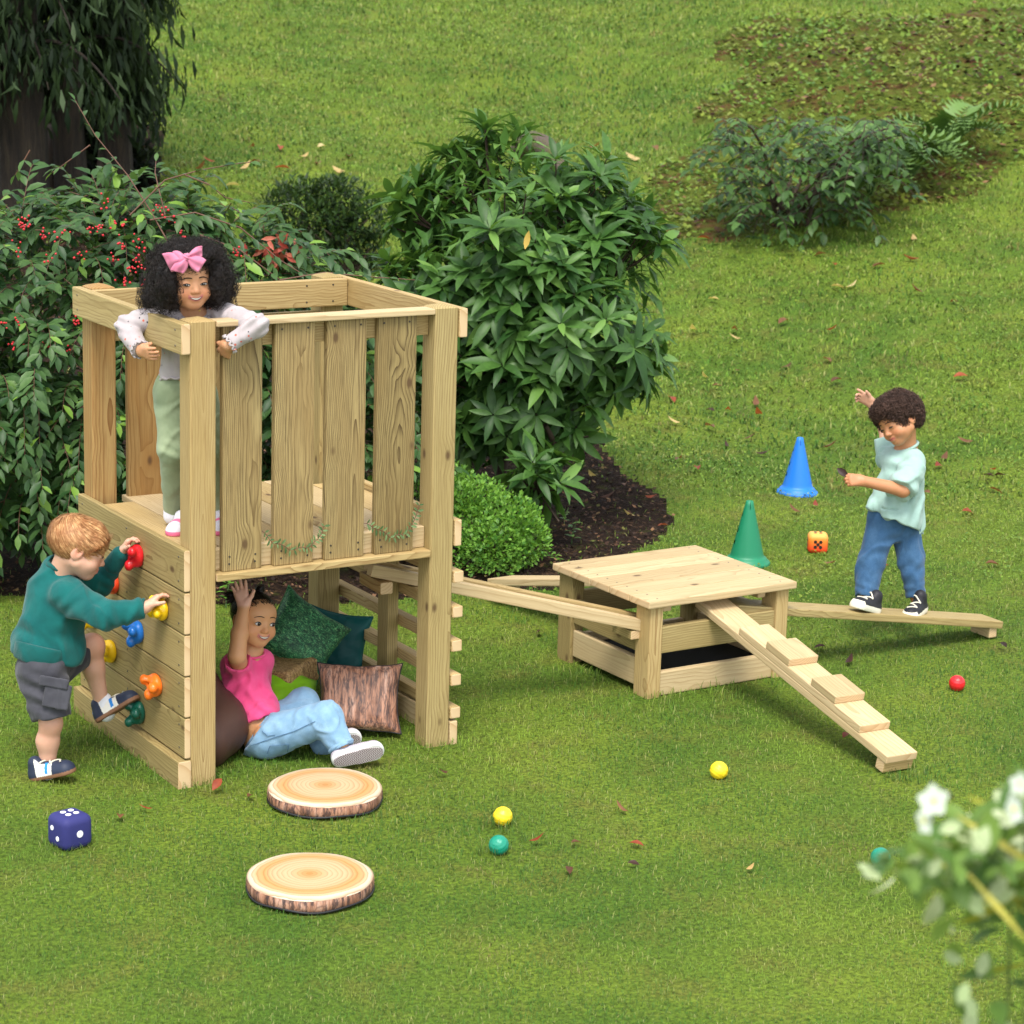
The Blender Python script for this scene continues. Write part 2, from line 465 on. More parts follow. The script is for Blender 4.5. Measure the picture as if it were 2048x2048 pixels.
SOIL = mat('bed_soil', soil_mat, .95, spec=.1)

# one sheet, graded: fine near the camera, coarse to the horizon
sl_ = np.concatenate([np.linspace(1.5, 8.9, 80), np.linspace(9, 15.98, 210), np.linspace(16.2, 34, 90), np.geomspace(34.6, 400, 26)])
tt = np.linspace(-1, 1, 381); tt = np.sign(tt)*np.abs(tt)**1.6
SS, TT = np.meshgrid(sl_, tt, indexing='ij')
LL = TT*(SS*.75+3.0)
gx = CAM[0]+SS*FH[0]+LL*RH[0]; gy = CAM[1]+SS*FH[1]+LL*RH[1]
gz = terrain(gx, gy)
gv = np.stack([gx, gy, gz], -1).reshape(-1, 3)
ns, nt_ = SS.shape
ii, jj = np.meshgrid(np.arange(ns-1), np.arange(nt_-1), indexing='ij')
q = np.stack([ii*nt_+jj, ii*nt_+jj+1, (ii+1)*nt_+jj+1, (ii+1)*nt_+jj], -1).reshape(-1, 4)
fc = gv[q].mean(1); so = soil(fc[:, 0], fc[:, 1]) | bank(fc[:, 0], fc[:, 1])
def sub(qs):
    u, inv = np.unique(qs, return_inverse=True); return gv[u], inv.reshape(qs.shape)
v_, f_ = sub(q[~(so)]); tag(link('lawn', mesh('lawn', v_, f_, [LAWN])), 'mown lawn rising into a grassy slope', kind='structure')
BANKM = mat('bank_earth', lambda n, b: (n.set(b.inputs['Base Color'], n.mix(n.map(n.noise(n.pos(), 3.5, 6., .7), .36, .52, 0., 1.), n.mix(n.noise(n.pos(), 40., 4., .7), (.030, .014, .008), (.17, .075, .030)), n.mix(n.noise(n.pos(), 50., 3.), (.035, .060, .010), (.15, .19, .025)))), n.bump(b, n.noise(n.pos(), 40., 4.), 1., .05)), .95, spec=.1)
bk = bank(fc[:, 0], fc[:, 1]); v_, f_ = sub(q[bk]); tag(link('bank', mesh('bank', v_, f_, [BANKM])), 'brown and mossy earth bank', kind='structure')
so = so & ~bk
v_, f_ = sub(q[so]); tag(link('soil_bed', mesh('soil_bed', v_, f_, [SOIL])), 'dark mulched soil under the shrubs', kind='structure')

def strew(N, s0, s1, pw, width=.27, pad=1.2):
    """points spread over the lawn, thinner with distance"""
    u = rng.random(N); e = 2-pw
    s = (s0**e+u*(s1**e-s0**e))**(1/e) if abs(e) > 1e-3 else s0*(s1/s0)**u
    l = rng.uniform(-1, 1, N)*(s*width+pad)
    x = CAM[0]+s*FH[0]+l*RH[0]; y = CAM[1]+s*FH[1]+l*RH[1]
    return x, y, s
def grass_mat(n, b):
    p = n.pos(); r = n.attr('rnd'); hgt = n.attr('hgt')
    a = n.noise(p, 1.3, 4.); c = n.noise(p, 6., 4.)
    g = n.noise(p, .42, 3.); br = n.noise(p, 2.3, 5., .65)
    col = n.mix(n.map(a, .36, .64, 0., 1.), (.080, .205, .020), (.225, .350, .038))
    col = n.mix(n.map(c, .46, .68, 0., .8), col, (.285, .325, .048))
    col = n.mix(n.map(g, .47, .60, 0., .8), col, (.048, .145, .016))
    col = n.mix(n.map(br, .565, .66, 0., .85), col, (.215, .165, .055))
    col = n.mix(n.map(r, .0, .42, .85, 0.), col, (.030, .092, .012))
    col = n.mix(n.map(r, .80, .97, 0., .9), col, (.34, .35, .12))
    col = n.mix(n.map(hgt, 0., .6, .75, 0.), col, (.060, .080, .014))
    n.set(b.inputs['Base Color'], col); translucent(n, b, n.mix(1., col, (1.1, 1.05, .7), 'MULTIPLY'), .30, .55)
GRASS = mat('grass_blade', grass_mat, .55, spec=.25)
FEET = [(.05, -.02, .10), (.97, .0, .11), (-.08, .3, .13), (-.08, .6, .13), (-.08, .9, .13), (1.07, .3, .10), (1.07, .6, .10), (2.02, .12, .09), (2.6, .13, .10), (1.95, .5, .11), (2.3, .08, .11), (-.57, -.33, .09), (.747, -.8, .06), (.604, -1.01, .06), (2.3, -1.04, .10), (3.86, .15, .08), (3.45, 1.75, .16), (4.84, 2.85, .16)]
def blades(N, s0, s1, pw, hm, wm, bend, keep, grow=1.0):
    x, y, s = strew(N, s0, s1, pw)
    ok = keep(x, y); x, y, s = x[ok], y[ok], s[ok]; n = len(x)
    z = terrain(x, y); g = (s/7.5)**grow
    patch = .72+.5*(vnoise(x, y, 5, 31)*.5+.5)*(.6+.8*(vnoise(x, y, 17, 32)*.5+.5))
    L = hm*g*rng.uniform(.45, 1.35, n)*patch; w = wm*g*rng.uniform(.6, 1.3, n)
    for c in FEET:     # the mower misses the grass against posts, balls and cushions
        L = L*(1+1.1*np.exp(-(np.hypot(x-c[0], y-c[1])/c[2])**4))
    a = rng.uniform(0, 2*np.pi, n)+.9*vnoise(x, y, 9, 33); lean = rng.uniform(.1, 1., n)*bend
    dx, dy = np.cos(a), np.sin(a); sx, sy = -dy, dx
    st = np.sin(lean)*L; ct = np.cos(lean)*L
    P0 = np.stack([x, y, z-.004], 1); S = np.stack([sx*w/2, sy*w/2, 0*w], 1)
    Pm = np.stack([x+dx*st*.38, y+dy*st*.38, z+ct*.62], 1); Pt = np.stack([x+dx*st*1.15, y+dy*st*1.15, z+ct*.95], 1)
    vs = np.stack([P0-S, P0+S, Pm+S*.8, Pm-S*.8, Pt], 1)
    k = np.arange(n)[:, None]*5
    tri = np.concatenate([k+[[0, 1, 2]], k+[[0, 2, 3]], k+[[3, 2, 4]]], 0)
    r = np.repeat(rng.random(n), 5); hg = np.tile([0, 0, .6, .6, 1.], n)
    return vs.reshape(-1, 3), tri, r, hg
TOWER = np.array([(-.03, 0), (1.06, 0), (1.06, .98), (-.03, .98)])
TABLE = np.array([(1.97, .13), (2.66, .13), (2.66, .78), (1.97, .78)])
def lawn_ok(x, y):
    e = soil(x, y) | bank(x, y); return ~(e & (rng.random(len(x)) > .035)) & ~inpoly(x, y, TABLE)
SOFT = np.array([(.344, -.346), (-.059, -1.055)])
def near_ok(x, y):
    k = lawn_ok(x, y)
    for c in SOFT: k &= np.hypot(x-c[0], y-c[1]) > .175
    return k
def put_grass(name, label, sets):
    vs = []; fs = []; r = []; hg = []; o = 0
    for v, f, a, h in sets:
        vs.append(v); fs.append(f+o); r.append(a); hg.append(h); o += len(v)
    tag(link(name, mesh(name, np.concatenate(vs), np.concatenate(fs), [GRASS], smooth=False, attrs={'rnd': np.concatenate(r), 'hgt': np.concatenate(hg)})), label, kind='stuff')
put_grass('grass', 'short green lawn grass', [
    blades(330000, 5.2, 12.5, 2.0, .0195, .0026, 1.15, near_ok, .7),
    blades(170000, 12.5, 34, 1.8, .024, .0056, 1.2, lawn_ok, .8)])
# broad-leaved clover and moss of the far lawn and bank
def clover_mat(n, b):
    r = n.attr('rnd'); p = n.pos(); a = n.noise(p, 1.6, 3.)
    col = n.mix(r, (.070, .165, .018), (.215, .330, .032))
    col = n.mix(n.map(a, .42, .62, 0., .6), col, (.250, .250, .034))
    n.set(b.inputs['Base Color'], col); translucent(n, b, col, .3, .5)
CLOVER = mat('clover_leaf', clover_mat, .5, spec=.35)
def flat_leaves(N, s0, s1, pw, size, keep, tilt=.7, grow=.8):
    x, y, s = strew(N, s0, s1, pw); ok = keep(x, y); x, y, s = x[ok], y[ok], s[ok]; n = len(x)
    z = terrain(x, y); sz = size*(s/9)**grow*rng.uniform(.5, 1.3, n)
    a = rng.uniform(0, 6.283, n); tl = rng.uniform(.1, tilt, n)
    d = np.stack([np.cos(a)*np.cos(tl), np.sin(a)*np.cos(tl), np.sin(tl)], 1); sd_ = np.stack([-np.sin(a), np.cos(a), rng.uniform(-.3, .3, n)], 1)
    c = np.stack([x, y, z+rng.uniform(.006, .03, n)*(s/9)], 1); sz = sz[:, None]
    vs = np.stack([c-d*sz*.5, c+sd_*sz*.42, c+d*sz*.6, c-sd_*sz*.42], 1).reshape(-1, 3)
    k = np.arange(n)[:, None]*4
    return vs, k+[[0, 1, 2, 3]], np.repeat(rng.random(n), 4)
def far_patch(x, y):
    return lawn_ok(x, y) & (vnoise(x, y, 2.2, 41)+.6*vnoise(x, y, 7, 42) > -.05)
v_, f_, r_ = flat_leaves(80000, 10.0, 30, 1.9, .013, far_patch)
tag(link('clover', mesh('clover', v_, f_, [CLOVER], smooth=False, attrs={'rnd': r_})), 'clover and moss growing through the far lawn', kind='stuff')
def on_bank(x, y): return bank(x, y) & (vnoise(x, y, 2, 51)+.5*vnoise(x, y, 7, 52) > -.6)
v_, f_, r_ = flat_leaves(120000, 16, 46, 1.4, .026, on_bank, .9)
tag(link('ground_cover', mesh('ground_cover', v_, f_, [CLOVER], smooth=False, attrs={'rnd': r_*.8})), 'low leafy ground cover on the bank', kind='stuff')
# mulch: bark chips, needles, dead leaves
def litter_mat(n, b):
    r = n.attr('rnd')
    n.set(b.inputs['Base Color'], n.ramp(r, [(0., (.012, .007, .005)), (.5, (.035, .018, .011)), (.75, (.08, .040, .022)), (.93, (.20, .105, .055)), (1., (.075, .095, .018))]))
LITTER = mat('leaf_litter', litter_mat, .8, spec=.2)
def on_soil(x, y): return soil(x, y)
v_, f_, r_ = flat_leaves(60000, 9.5, 20, 1.6, .020, on_soil, .6, .4)
tag(link('mulch', mesh('mulch', v_, f_, [LITTER], smooth=False, attrs={'rnd': r_})), 'bark mulch and dead leaves over the soil', kind='stuff')
v_, f_, r_ = flat_leaves(16000, 16, 30, 1.5, .028, lambda x, y: bank(x, y), .5)
tag(link('bank_litter', mesh('bank_litter', v_, f_, [LITTER], smooth=False, attrs={'rnd': .35+.6*r_})), 'brown dead leaves over the bank', kind='stuff')
# ------------------------------------------------------------------ climbing tower
TW, TD, TH, TP = 1.0125, .964, 1.60, .093
tower = thing('climbing_tower', 'square timber climbing tower with slatted rail and raised deck', 'play tower', (0, 0, 0))
def post(x, y, mt):
    bm = bmesh.new(); h = TP/2; zs = [(h, -.02), (h, TH-.004), (h-.008, TH), (.0, TH+.010)]
    rings = []
    c = .006
    for r, z in zs[:3]:
        rings.append([bm.verts.new(p) for p in ((-r+c, -r, z), (r-c, -r, z), (r, -r+c, z), (r, r-c, z), (r-c, r, z), (-r+c, r, z), (-r, r-c, z), (-r, -r+c, z))])
    for a, b in zip(rings, rings[1:]):
        for i in range(8): bm.faces.new((a[i], a[(i+1) % 8], b[(i+1) % 8], b[i]))
    t = bm.verts.new((0, 0, zs[3][1]))
    for i in range(8): bm.faces.new((rings[-1][i], rings[-1][(i+1) % 8], t))
    me = bpy.data.meshes.new('post'); bm.to_mesh(me); bm.free(); me.materials.append(mt)
    return link('post', me, tower, Matrix.Translation((x+h, y+h, 0)))
post(0, 0, W_POST); post(TW-TP, 0, W_SLAT if False else W_GREEN); post(0, TD-TP, W_ORANGE); post(TW-TP, TD-TP, W_GREEN)
RZ0, RZ1 = TH-.108, TH-.006
# climbing panel: five planks, kick board, top side rails
for z0, z1 in ((.689, .832), (.541, .684), (.395, .537), (.249, .391), (.103, .245)):
    box('plank', (-.024, .001, z0), (-.001, TD-.001, z1), W_GREEN, tower)
    for zz in (z0+.03, z1-.03):
        for yy in (.045, .50, TD-.045): screw(tower, (-.0245, yy, zz), (-1, 0, 0))
box('kick_board', (-.050, -.004, -.02), (-.001, TD+.004, .097), W_GREEN, tower)
box('top_rail', (-.034, -.004, RZ0), (-.001, TD+.004, RZ1), W_GREEN, tower)
for yy in (.045, TD-.045):
    for zz in (RZ0+.025, RZ1-.025): screw(tower, (-.0345, yy, zz), (-1, 0, 0))
box('top_rail', (TW+.001, -.004, RZ0), (TW+.034, TD+.004, RZ1), W_POST, tower)
box('top_rail', (.001, TD-TP-.034, RZ0), (TW-.001, TD-TP-.001, RZ1), W_POST, tower)
for xx in (.2, .5, .84, .95): screw(tower, (xx, TD-TP-.0345, RZ1-.02), (0, -1, 0)); screw(tower, (xx, TD-TP-.0345, RZ0+.02), (0, -1, 0))
# front: cap rail, inner rail, joist, ledge, four slats
box('cap_rail', (TP+.001, -.002, 1.577), (TW-TP-.001, .070, 1.597), W_PALE, tower)
box('inner_rail', (TP+.001, .046, 1.500), (TW-TP-.001, .074, 1.576), W_POST, tower)
box('joist', (TP+.001, .046, .739), (TW-TP-.001, .076, .815), W_PALE, tower)
box('ledge', (TP+.001, -.004, .712), (TW-TP-.001, .076, .738), W_POST, tower)
for x0, x1 in ((.124, .269), (.315, .464), (.510, .661), (.705, .857)):
    s = box('slat', (x0, .018, .7385), (x1, .0455, 1.5765), W_SLAT, tower)
    for xx in (x0+.025, x1-.025):
        for zz in (.765, .79, 1.555): screw(tower, (xx+rng.uniform(-.006, .006), .0175, zz), (0, -1, 0))
# deck boards run front to back
nb = 7; bw = (TW-.002)/nb
for i in range(nb):
    x0 = .001+i*bw; y0 = .078; y1 = TD-.004
    if i == 0 or i == nb-1: y0 = TP+.002; y1 = TD-TP-.036
    box('deck_board', (x0, y0, .787), (x0+bw-.004, y1, .814), W_PALE if i % 2 else W_POST, tower)
box('joist', (.003, .18, .70), (.043, TD-.18, .786), W_GREEN, tower)
box('joist', (TW-.048, .18, .70), (TW-.008, TD-.18, .786), W_GREEN, tower)
box('side_board', (TW+.001, -.004, .742), (TW+.030, TD+.004, .838), W_POST, tower)
# back: two slats and a joist
for x0, x1 in ((.155, .312), (.43, .58)):
    box('slat', (x0, TD-.050, .74), (x1, TD-.022, 1.578), W_ORANGE if x0 < .2 else W_SLAT, tower)
box('joist', (TP+.001, TD-.074, .72), (TW-TP-.001, TD-.0505, .786), W_GREEN, tower)
box('back_rail', (TP+.001, TD-.075, 1.40), (TW-TP-.001, TD-.051, 1.47), W_GREEN, tower)
box('joist', (TP+.001, TD-.074, .0), (TW-TP-.001, TD-.04, .05), W_GREEN, tower)
# ladder side: rungs, foot rail, middle batten
for z0, z1 in ((.606, .648), (.477, .518), (.350, .392), (.222, .264), (.098, .140)):
    box('rung', (TW+.001, -.004, z0), (TW+.043, TD+.004, z1), W_POST, tower)
box('foot_rail', (TW+.001, -.004, -.02), (TW+.032, TD+.004, .088), W_PALE, tower)
box('batten', (TW-.046, .395, -.02), (TW-.001, .475, .69), W_GREEN, tower)
# climbing holds
def plastic(name, c, rough=.32):
    return mat(name, lambda n, b: n.bump(b, n.noise(n.obj(), 260., 2.), .12, .002), rough, c, .5)
P_RED = plastic('red_plastic', (.62, .012, .018)); P_ORR = plastic('vermilion_plastic', (.80, .065, .018)); P_YEL = plastic('yellow_plastic', (.83, .52, .008))
P_BLU = plastic('blue_plastic', (.008, .115, .42)); P_ORA = plastic('orange_plastic', (.86, .17, .015)); P_GRE = plastic('dark_green_plastic', (.006, .085, .055))
def hold_mesh(seed):
    r = np.random.default_rng(seed); S = Sdf(.0022)
    S.ell((0, 0, .010), (.038, .036, .020), k=.01)
    n = 3
    a0 = r.uniform(0, 6)
    for i in range(n):
        a = a0+i*2*math.pi/n+r.uniform(-.35, .35); rr = r.uniform(.021, .030)
        p = np.array([math.cos(a)*rr, math.sin(a)*rr, .026+r.uniform(0, .014)])
        S.cap((p[0]*.5, p[1]*.5, .012), p, .022, r.uniform(.013, .017), k=.010)
        S.ell(p+np.array([math.cos(a)*.008, math.sin(a)*.008, .004]), (.014, .014, .011), k=.010)
    S.ell((.002, 0, .045), (.013, .012, .022), k=.008, op='cut')
    S.cap((0, 0, .0), (0, 0, .06), .0055, k=.003, op='cut')
    S.plane((0, 0, 0), (0, 0, -1))
    v, f = S.build(lambda P: .0012*wob3(P, 120, seed)); return v, f
HOLD_R = np.stack([(0, -1, 0), (0, 0, 1), (-1, 0, 0)], 1).astype(float)
_hm = {s: hold_mesh(s) for s in (3, 8, 12)}
for (y, z, mt, lab, sd_, rot) in ((.381, .731, P_RED, 'red climbing hold under the boy\'s upper hand', 3, .3), (.607, .582, P_ORR, 'vermilion climbing hold behind the boy\'s sleeve', 8, 1.9),
        (.168, .592, P_YEL, 'yellow climbing hold under the boy\'s lower hand', 12, .2), (.385, .456, P_BLU, 'blue climbing hold', 3, 2.2), (.637, .317, P_YEL, 'yellow climbing hold above the boy\'s knee', 8, 4.4),
        (.226, .306, P_ORA, 'orange climbing hold', 12, 2.9), (.377, .162, P_GRE, 'dark green climbing hold under the raised shoe', 3, 4.0), (.818, .402, P_YEL, 'yellow climbing hold half hidden by the boy', 12, 5.0)):
    v, f = _hm[sd_]; me = mesh('climbing_hold', v*1.12, f, [mt]); o = link('climbing_hold', me, tower, M4(HOLD_R @ rotz(rot), (-.0245, y, z))); o['label'] = lab

# ------------------------------------------------------------------ play table, ramps and beams
ta = .015; tx, ty = 1.953, .111
def tp(u, v, z): return np.array([tx+u*math.cos(ta)-v*math.sin(ta), ty+u*math.sin(ta)+v*math.cos(ta), z])
tab = thing('play_table', 'low square timber play table with plank top and slatted sides', 'play table', (tx, ty, 0))
UX, UY = np.array([math.cos(ta), math.sin(ta), 0]), np.array([-math.sin(ta), math.cos(ta), 0])
TWd, TDp, TT_ = .723, .684, .398
def tboard(name, u0, u1, v0, v1, z0, z1, mt, along):
    c = tp((u0+u1)/2, (v0+v1)/2, (z0+z1)/2)
    d = {'u': (UX, u1-u0, UY, v1-v0, z1-z0), 'v': (UY, v1-v0, UX, u1-u0, z1-z0), 'z': (np.array([0, 0, 1.]), z1-z0, UX, u1-u0, v1-v0)}[along]
    return board(name, c-d[0]*d[1]/2, c+d[0]*d[1]/2, d[3], d[4], mt, tab, d[2], .005)
pw = TDp/5
for i in range(5):
    tboard('plank', 0, TWd, i*pw+.0012, (i+1)*pw-.0012, TT_-.029, TT_, W_PALE, 'u')
    for u in (.06, TWd-.06):
        for dv in (.035, pw-.035): screw(tab, tp(u, i*pw+dv, TT_-.0002), (0, 0, 1))
for u0 in (.022, TWd-.022-.062):
    for v0 in (.022, TDp-.022-.095):
        tboard('leg', u0, u0+.062, v0, v0+.095, -.02, TT_-.0295, W_GREEN if v0 > .3 else W_POST, 'z')
for v0 in (.028, TDp-.058):
    tboard('side_board', .0845, TWd-.0845, v0, v0+.030, .175, .283, W_GREEN, 'u')
    tboard('side_board', .0845, TWd-.0845, v0, v0+.030, .004, .100, W_PALE, 'u')
for u0 in (.034, TWd-.064):
    tboard('side_board', u0, u0+.030, .1175, TDp-.1175, .168, .268, W_GREEN, 'v')
    tboard('side_board', u0, u0+.030, .1175, TDp-.1175, .030, .140, W_PALE, 'v')
for u0 in (.11, TWd-.15): tboard('bearer', u0, u0+.04, .06, TDp-.06, TT_-.066, TT_-.0295, W_GREEN, 'v')
RUBBER = mat('black_rubber', lambda n, b: n.bump(b, n.noise(n.obj(), 200., 3.), .5, .004), .85, (.012, .013, .014))
tm = tp(TWd/2, TDp/2, .05)
board('tray', tp(.066, TDp/2, .052), tp(TWd-.066, TDp/2, .052), .02, TDp-.13, RUBBER, tab, (0, 0, 1))

# stepped board leaning on the front of the table
sb = thing('stepped_ramp', 'stepped plank ramp leaning from the table front down to the lawn', 'ramp', (2.29, -.99, 0))
A = np.array([2.291, -1.0, .060]); B = np.array([2.330, .235, .374-.045]); L_ = np.linalg.norm(B-A); dz = (B-A)/L_
side = np.array([1, 0, 0])-dz*dz[0]; side /= np.linalg.norm(side); upv = np.cross(side, dz); upv = upv if upv[2] > 0 else -upv
def layer(name, t0, t1, lev, w=.138):
    p = A+dz*L_*t0+upv*(.030*lev+.0004*lev); q_ = A+dz*L_*t1+upv*(.030*lev+.0004*lev)
    return board(name, p, q_, w, .030, W_PALE, sb, side, .004)
layer('base_plank', 0, 1, 0); layer('upper_plank', .135, .76, 1, .137)
layer('step', .265, .385, 2, .136); layer('step', .50, .62, 2, .136)
fp = A+dz*.02-upv*.0365
board('foot_block', fp-side*.066+dz*.012, fp+side*.066+dz*.012, .045, .042, W_POST, sb, dz)
# balance beam on the right
rb = thing('balance_beam', 'single timber beam from the table to the lawn with a boy walking on it', 'balance beam', (3.85, .23, 0))
a_, b_ = np.array([2.42, .235, .303]), np.array([3.845, .235, .064]); dr = (b_-a_)/np.linalg.norm(b_-a_)
board('plank', a_, b_, .142, .032, W_GREEN, rb, (0, 1, 0), .005)
board('foot_block', b_-dr*.045+np.array([0, -.06, -.037]), b_-dr*.045+np.array([0, .06, -.037]), .042, .045, W_PALE, rb, (1, 0, 0))
# twin-beam ramp from the tower ladder to the table
tr = thing('twin_beam_ramp', 'ramp of two parallel timber bars between the tower ladder and the table', 'ramp', (1.5, .3, 0))
p0, p1 = np.array([.86, .343, .593]), np.array([1.995, .217, .277])
for k, (off, mt) in enumerate(((0, W_PALE), (.078, W_POST))):
    o_ = np.array([.03*k, off, 0]); board('bar', p0+o_, p1+o_, .046, .046, mt, tr, (0, 1, 0), .004)
dd = (p1-p0)/np.linalg.norm(p1-p0); c_ = p0+dd*.05+np.array([0, 0, -.050])
board('cross_block', c_+np.array([-.006, -.05, 0]), c_+np.array([.006, .14, 0]), .05, .045, W_ORANGE, tr, (1, 0, 0), .004)
c_ = p1-dd*.04+np.array([0, 0, -.043]); board('cross_block', c_+np.array([0, -.02, 0]), c_+np.array([0, .11, 0]), .045, .035, W_GREEN, tr, (1, 0, 0), .004)
# beam behind the table
fb = thing('balance_beam', 'timber beam half hidden behind the table, running to the soil bed', 'balance beam', (2.2, 1.6, 0))
a_, b_ = np.array([2.29, .72, .300]), np.array([2.20, 1.62, .100]); board('plank', a_, b_, .142, .032, W_PALE, fb, (1, 0, 0), .005)
board('foot_block', b_+np.array([-.06, -.05, -.036]), b_+np.array([.06, -.05, -.036]), .042, .045, W_PALE, fb, (0, 1, 0))

# ------------------------------------------------------------------ toys on the lawn
def ball(px, py, mt, label, rot):
    g = ground(np.array([px]), np.array([py]))[0]; r = .0325
    n_, m_ = 40, 28; vs = []; th = np.linspace(0, np.pi, m_+1)
    U, T = np.meshgrid(np.linspace(0, 2*np.pi, n_, endpoint=False), th)
    D = np.stack([np.sin(T)*np.cos(U), np.sin(T)*np.sin(U), np.cos(T)], -1).reshape(-1, 3)
    a = np.abs(D); g1 = np.min(np.stack([np.abs(a[:, 0]-.32), np.abs(a[:, 1]-.32), np.abs(a[:, 2]-.32), np.abs(D[:, 0]+D[:, 1]*.2-.72), np.abs(D[:, 2]-.72)]), 0)
    rad = r*(1-.045*np.exp(-(g1/.028)**2))
    P = D*rad[:, None]; k = np.arange(n_)
    fs = np.concatenate([np.stack([i*n_+k, (i+1)*n_+k, (i+1)*n_+(k+1) % n_, i*n_+(k+1) % n_], 1) for i in range(m_)])
    o = link('ball', mesh('ball', P, fs, [mt]), None, M4(rotx(rot) @ rotz(rot*2.1) @ roty(rot*.7), g+np.array([0, 0, r*.93])))
    return tag(o, label, 'ball', 'play balls scattered on the lawn')
B_YEL = plastic('ball_yellow', (.83, .60, .02), .4); B_GRN = plastic('ball_green', (.006, .235, .150), .4); B_RED = plastic('ball_red', (.60, .012, .018), .38)
ball(1005, 1650, B_YEL, 'yellow grooved ball just behind the green ball, below the log cushion\'s right', .5)
ball(997, 1708, B_GRN, 'green grooved ball in front of the yellow ball', 1.1)
ball(1437, 1557, B_YEL, 'lone yellow ball between the table and the stepped ramp\'s foot', 2.0)
ball(1913, 1381, B_RED, 'red grooved ball on the right of the lawn', .9)
ball(1760, 1733, B_GRN, 'green ball half hidden by the white flowered shrub', 1.6)
def cone(px, py, mt, label, rot):
    g = ground(np.array([px]), np.array([py]))[0]
    c = thing('marker_cone', label, 'cone', g, 'plastic marker cones'); H_ = .305
    prof = [(.112, -.004), (.113, .006), (.108, .014), (.100, .017), (.096, .026), (.090, .032), (.084, .034), (.079, .045)]
    prof += [(.079-(.079-.0165)*t, .045+(H_-.045)*t) for t in np.linspace(.05, 1, 14)] + [(.013, H_+.001), (.0115, H_-.02)]
    v, f = lathe(prof, 48)
    # slot in the tip and row of holes: faces left out
    cen = v[f].mean(1); an = np.arctan2(cen[:, 1], cen[:, 0]); rel = (an-rot+np.pi) % (2*np.pi)-np.pi
    slot = (cen[:, 2] > H_-.045) & (np.abs(rel) < .10)
    rel2 = (an-(rot-1.55)+np.pi) % (2*np.pi)-np.pi; h = np.zeros(len(f), bool)
    for zz in (.10, .165, .23): h |= (np.abs(cen[:, 2]-zz) < .0105) & (np.abs(rel2) < .10)
    link('body', mesh('cone', v, f[~(slot | h)], [mt]), c, Matrix.Translation(g.tolist()))
cone(1493, 1126, plastic('cone_green', (.004, .185, .085), .5), 'green plastic marker cone behind the table', -2.0)
cone(1594, 986, plastic('cone_blue', (.006, .16, .62), .5), 'blue plastic marker cone on the far lawn', -2.0)
# dice
def die(px, py, size, mt, pipm, label, yaw, faces):
    g = ground(np.array([px]), np.array([py]))[0]; h = size/2
    o = thing('foam_die', label, 'die', g, 'foam dice on the lawn')
    bm = bmesh.new(); bmesh.ops.create_cube(bm, size=size)
    bmesh.ops.bevel(bm, geom=bm.edges[:], offset=size*.24, segments=6, affect='EDGES', profile=.5)
    me = bpy.data.meshes.new('body'); bm.to_mesh(me); bm.free(); me.materials.append(mt)
    for p in me.polygons: p.use_smooth = True
    R = rotz(yaw); c = g+np.array([0, 0, h-.003]); link('body', me, o, M4(R, c))
    lay = {1: [(0, 0)], 2: [(-.5, .5), (.5, -.5)], 3: [(-.5, .5), (0, 0), (.5, -.5)], 4: [(-.5, -.5), (.5, .5), (-.5, .5), (.5, -.5)], 5: [(-.5, -.5), (.5, .5), (-.5, .5), (.5, -.5), (0, 0)],
           6: [(-.5, -.5), (-.5, 0), (-.5, .5), (.5, -.5), (.5, 0), (.5, .5)]}
    for nrm, n, rr, up in faces:
        nrm = np.array(nrm, float); X = frame(nrm, up)
        bmp = bmesh.new(); bmesh.ops.create_cone(bmp, cap_ends=True, segments=20, radius1=size*rr, radius2=size*rr*.96, depth=.0024)
        pm = bpy.data.meshes.new('pip'); bmp.to_mesh(pm); bmp.free(); pm.materials.append(pipm)
        for (a, b) in lay[n]:
            s = .50*h*1.0
            pos = nrm*(h+.0003)+X[:, 0]*a*s*1.05+X[:, 1]*b*s*1.05
            link('pip', pm, o, M4(R @ X, c+R @ pos))
FOAM_B = mat('navy_foam', lambda n, b: n.bump(b, n.noise(n.obj(), 350., 2.), .25, .002), .7, (.022, .024, .135))
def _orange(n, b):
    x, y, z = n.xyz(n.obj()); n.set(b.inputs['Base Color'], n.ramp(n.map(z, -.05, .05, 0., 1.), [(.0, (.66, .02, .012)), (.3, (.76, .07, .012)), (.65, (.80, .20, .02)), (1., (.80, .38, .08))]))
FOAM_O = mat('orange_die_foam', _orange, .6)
WHITE = mat('white_print', rough=.5, base=(.80, .80, .82)); BLACK = mat('black_print', rough=.5, base=(.02, .012, .01))
die(140, 1690, .112, FOAM_B, WHITE, 'navy blue foam die with white spots at the left of the lawn', .23, [((0, 0, 1), 4, .085, (0, 1, .1)), ((-1, 0, 0), 2, .075, (0, 0, 1)), ((0, -1, 0), 1, .105, (0, 0, 1)), ((1, 0, 0), 5, .07, (0, 0, 1)), ((0, 1, 0), 6, .07, (0, 0, 1))])
die(1634, 1103, .098, FOAM_O, BLACK, 'orange die with black spots beside the walking boy', -.62, [((0, 0, 1), 4, .075, (0, 1, .1)), ((0, -1, 0), 5, .085, (0, 0, 1)), ((1, 0, 0), 3, .085, (0, 0, 1)), ((-1, 0, 0), 4, .085, (0, 0, 1))])

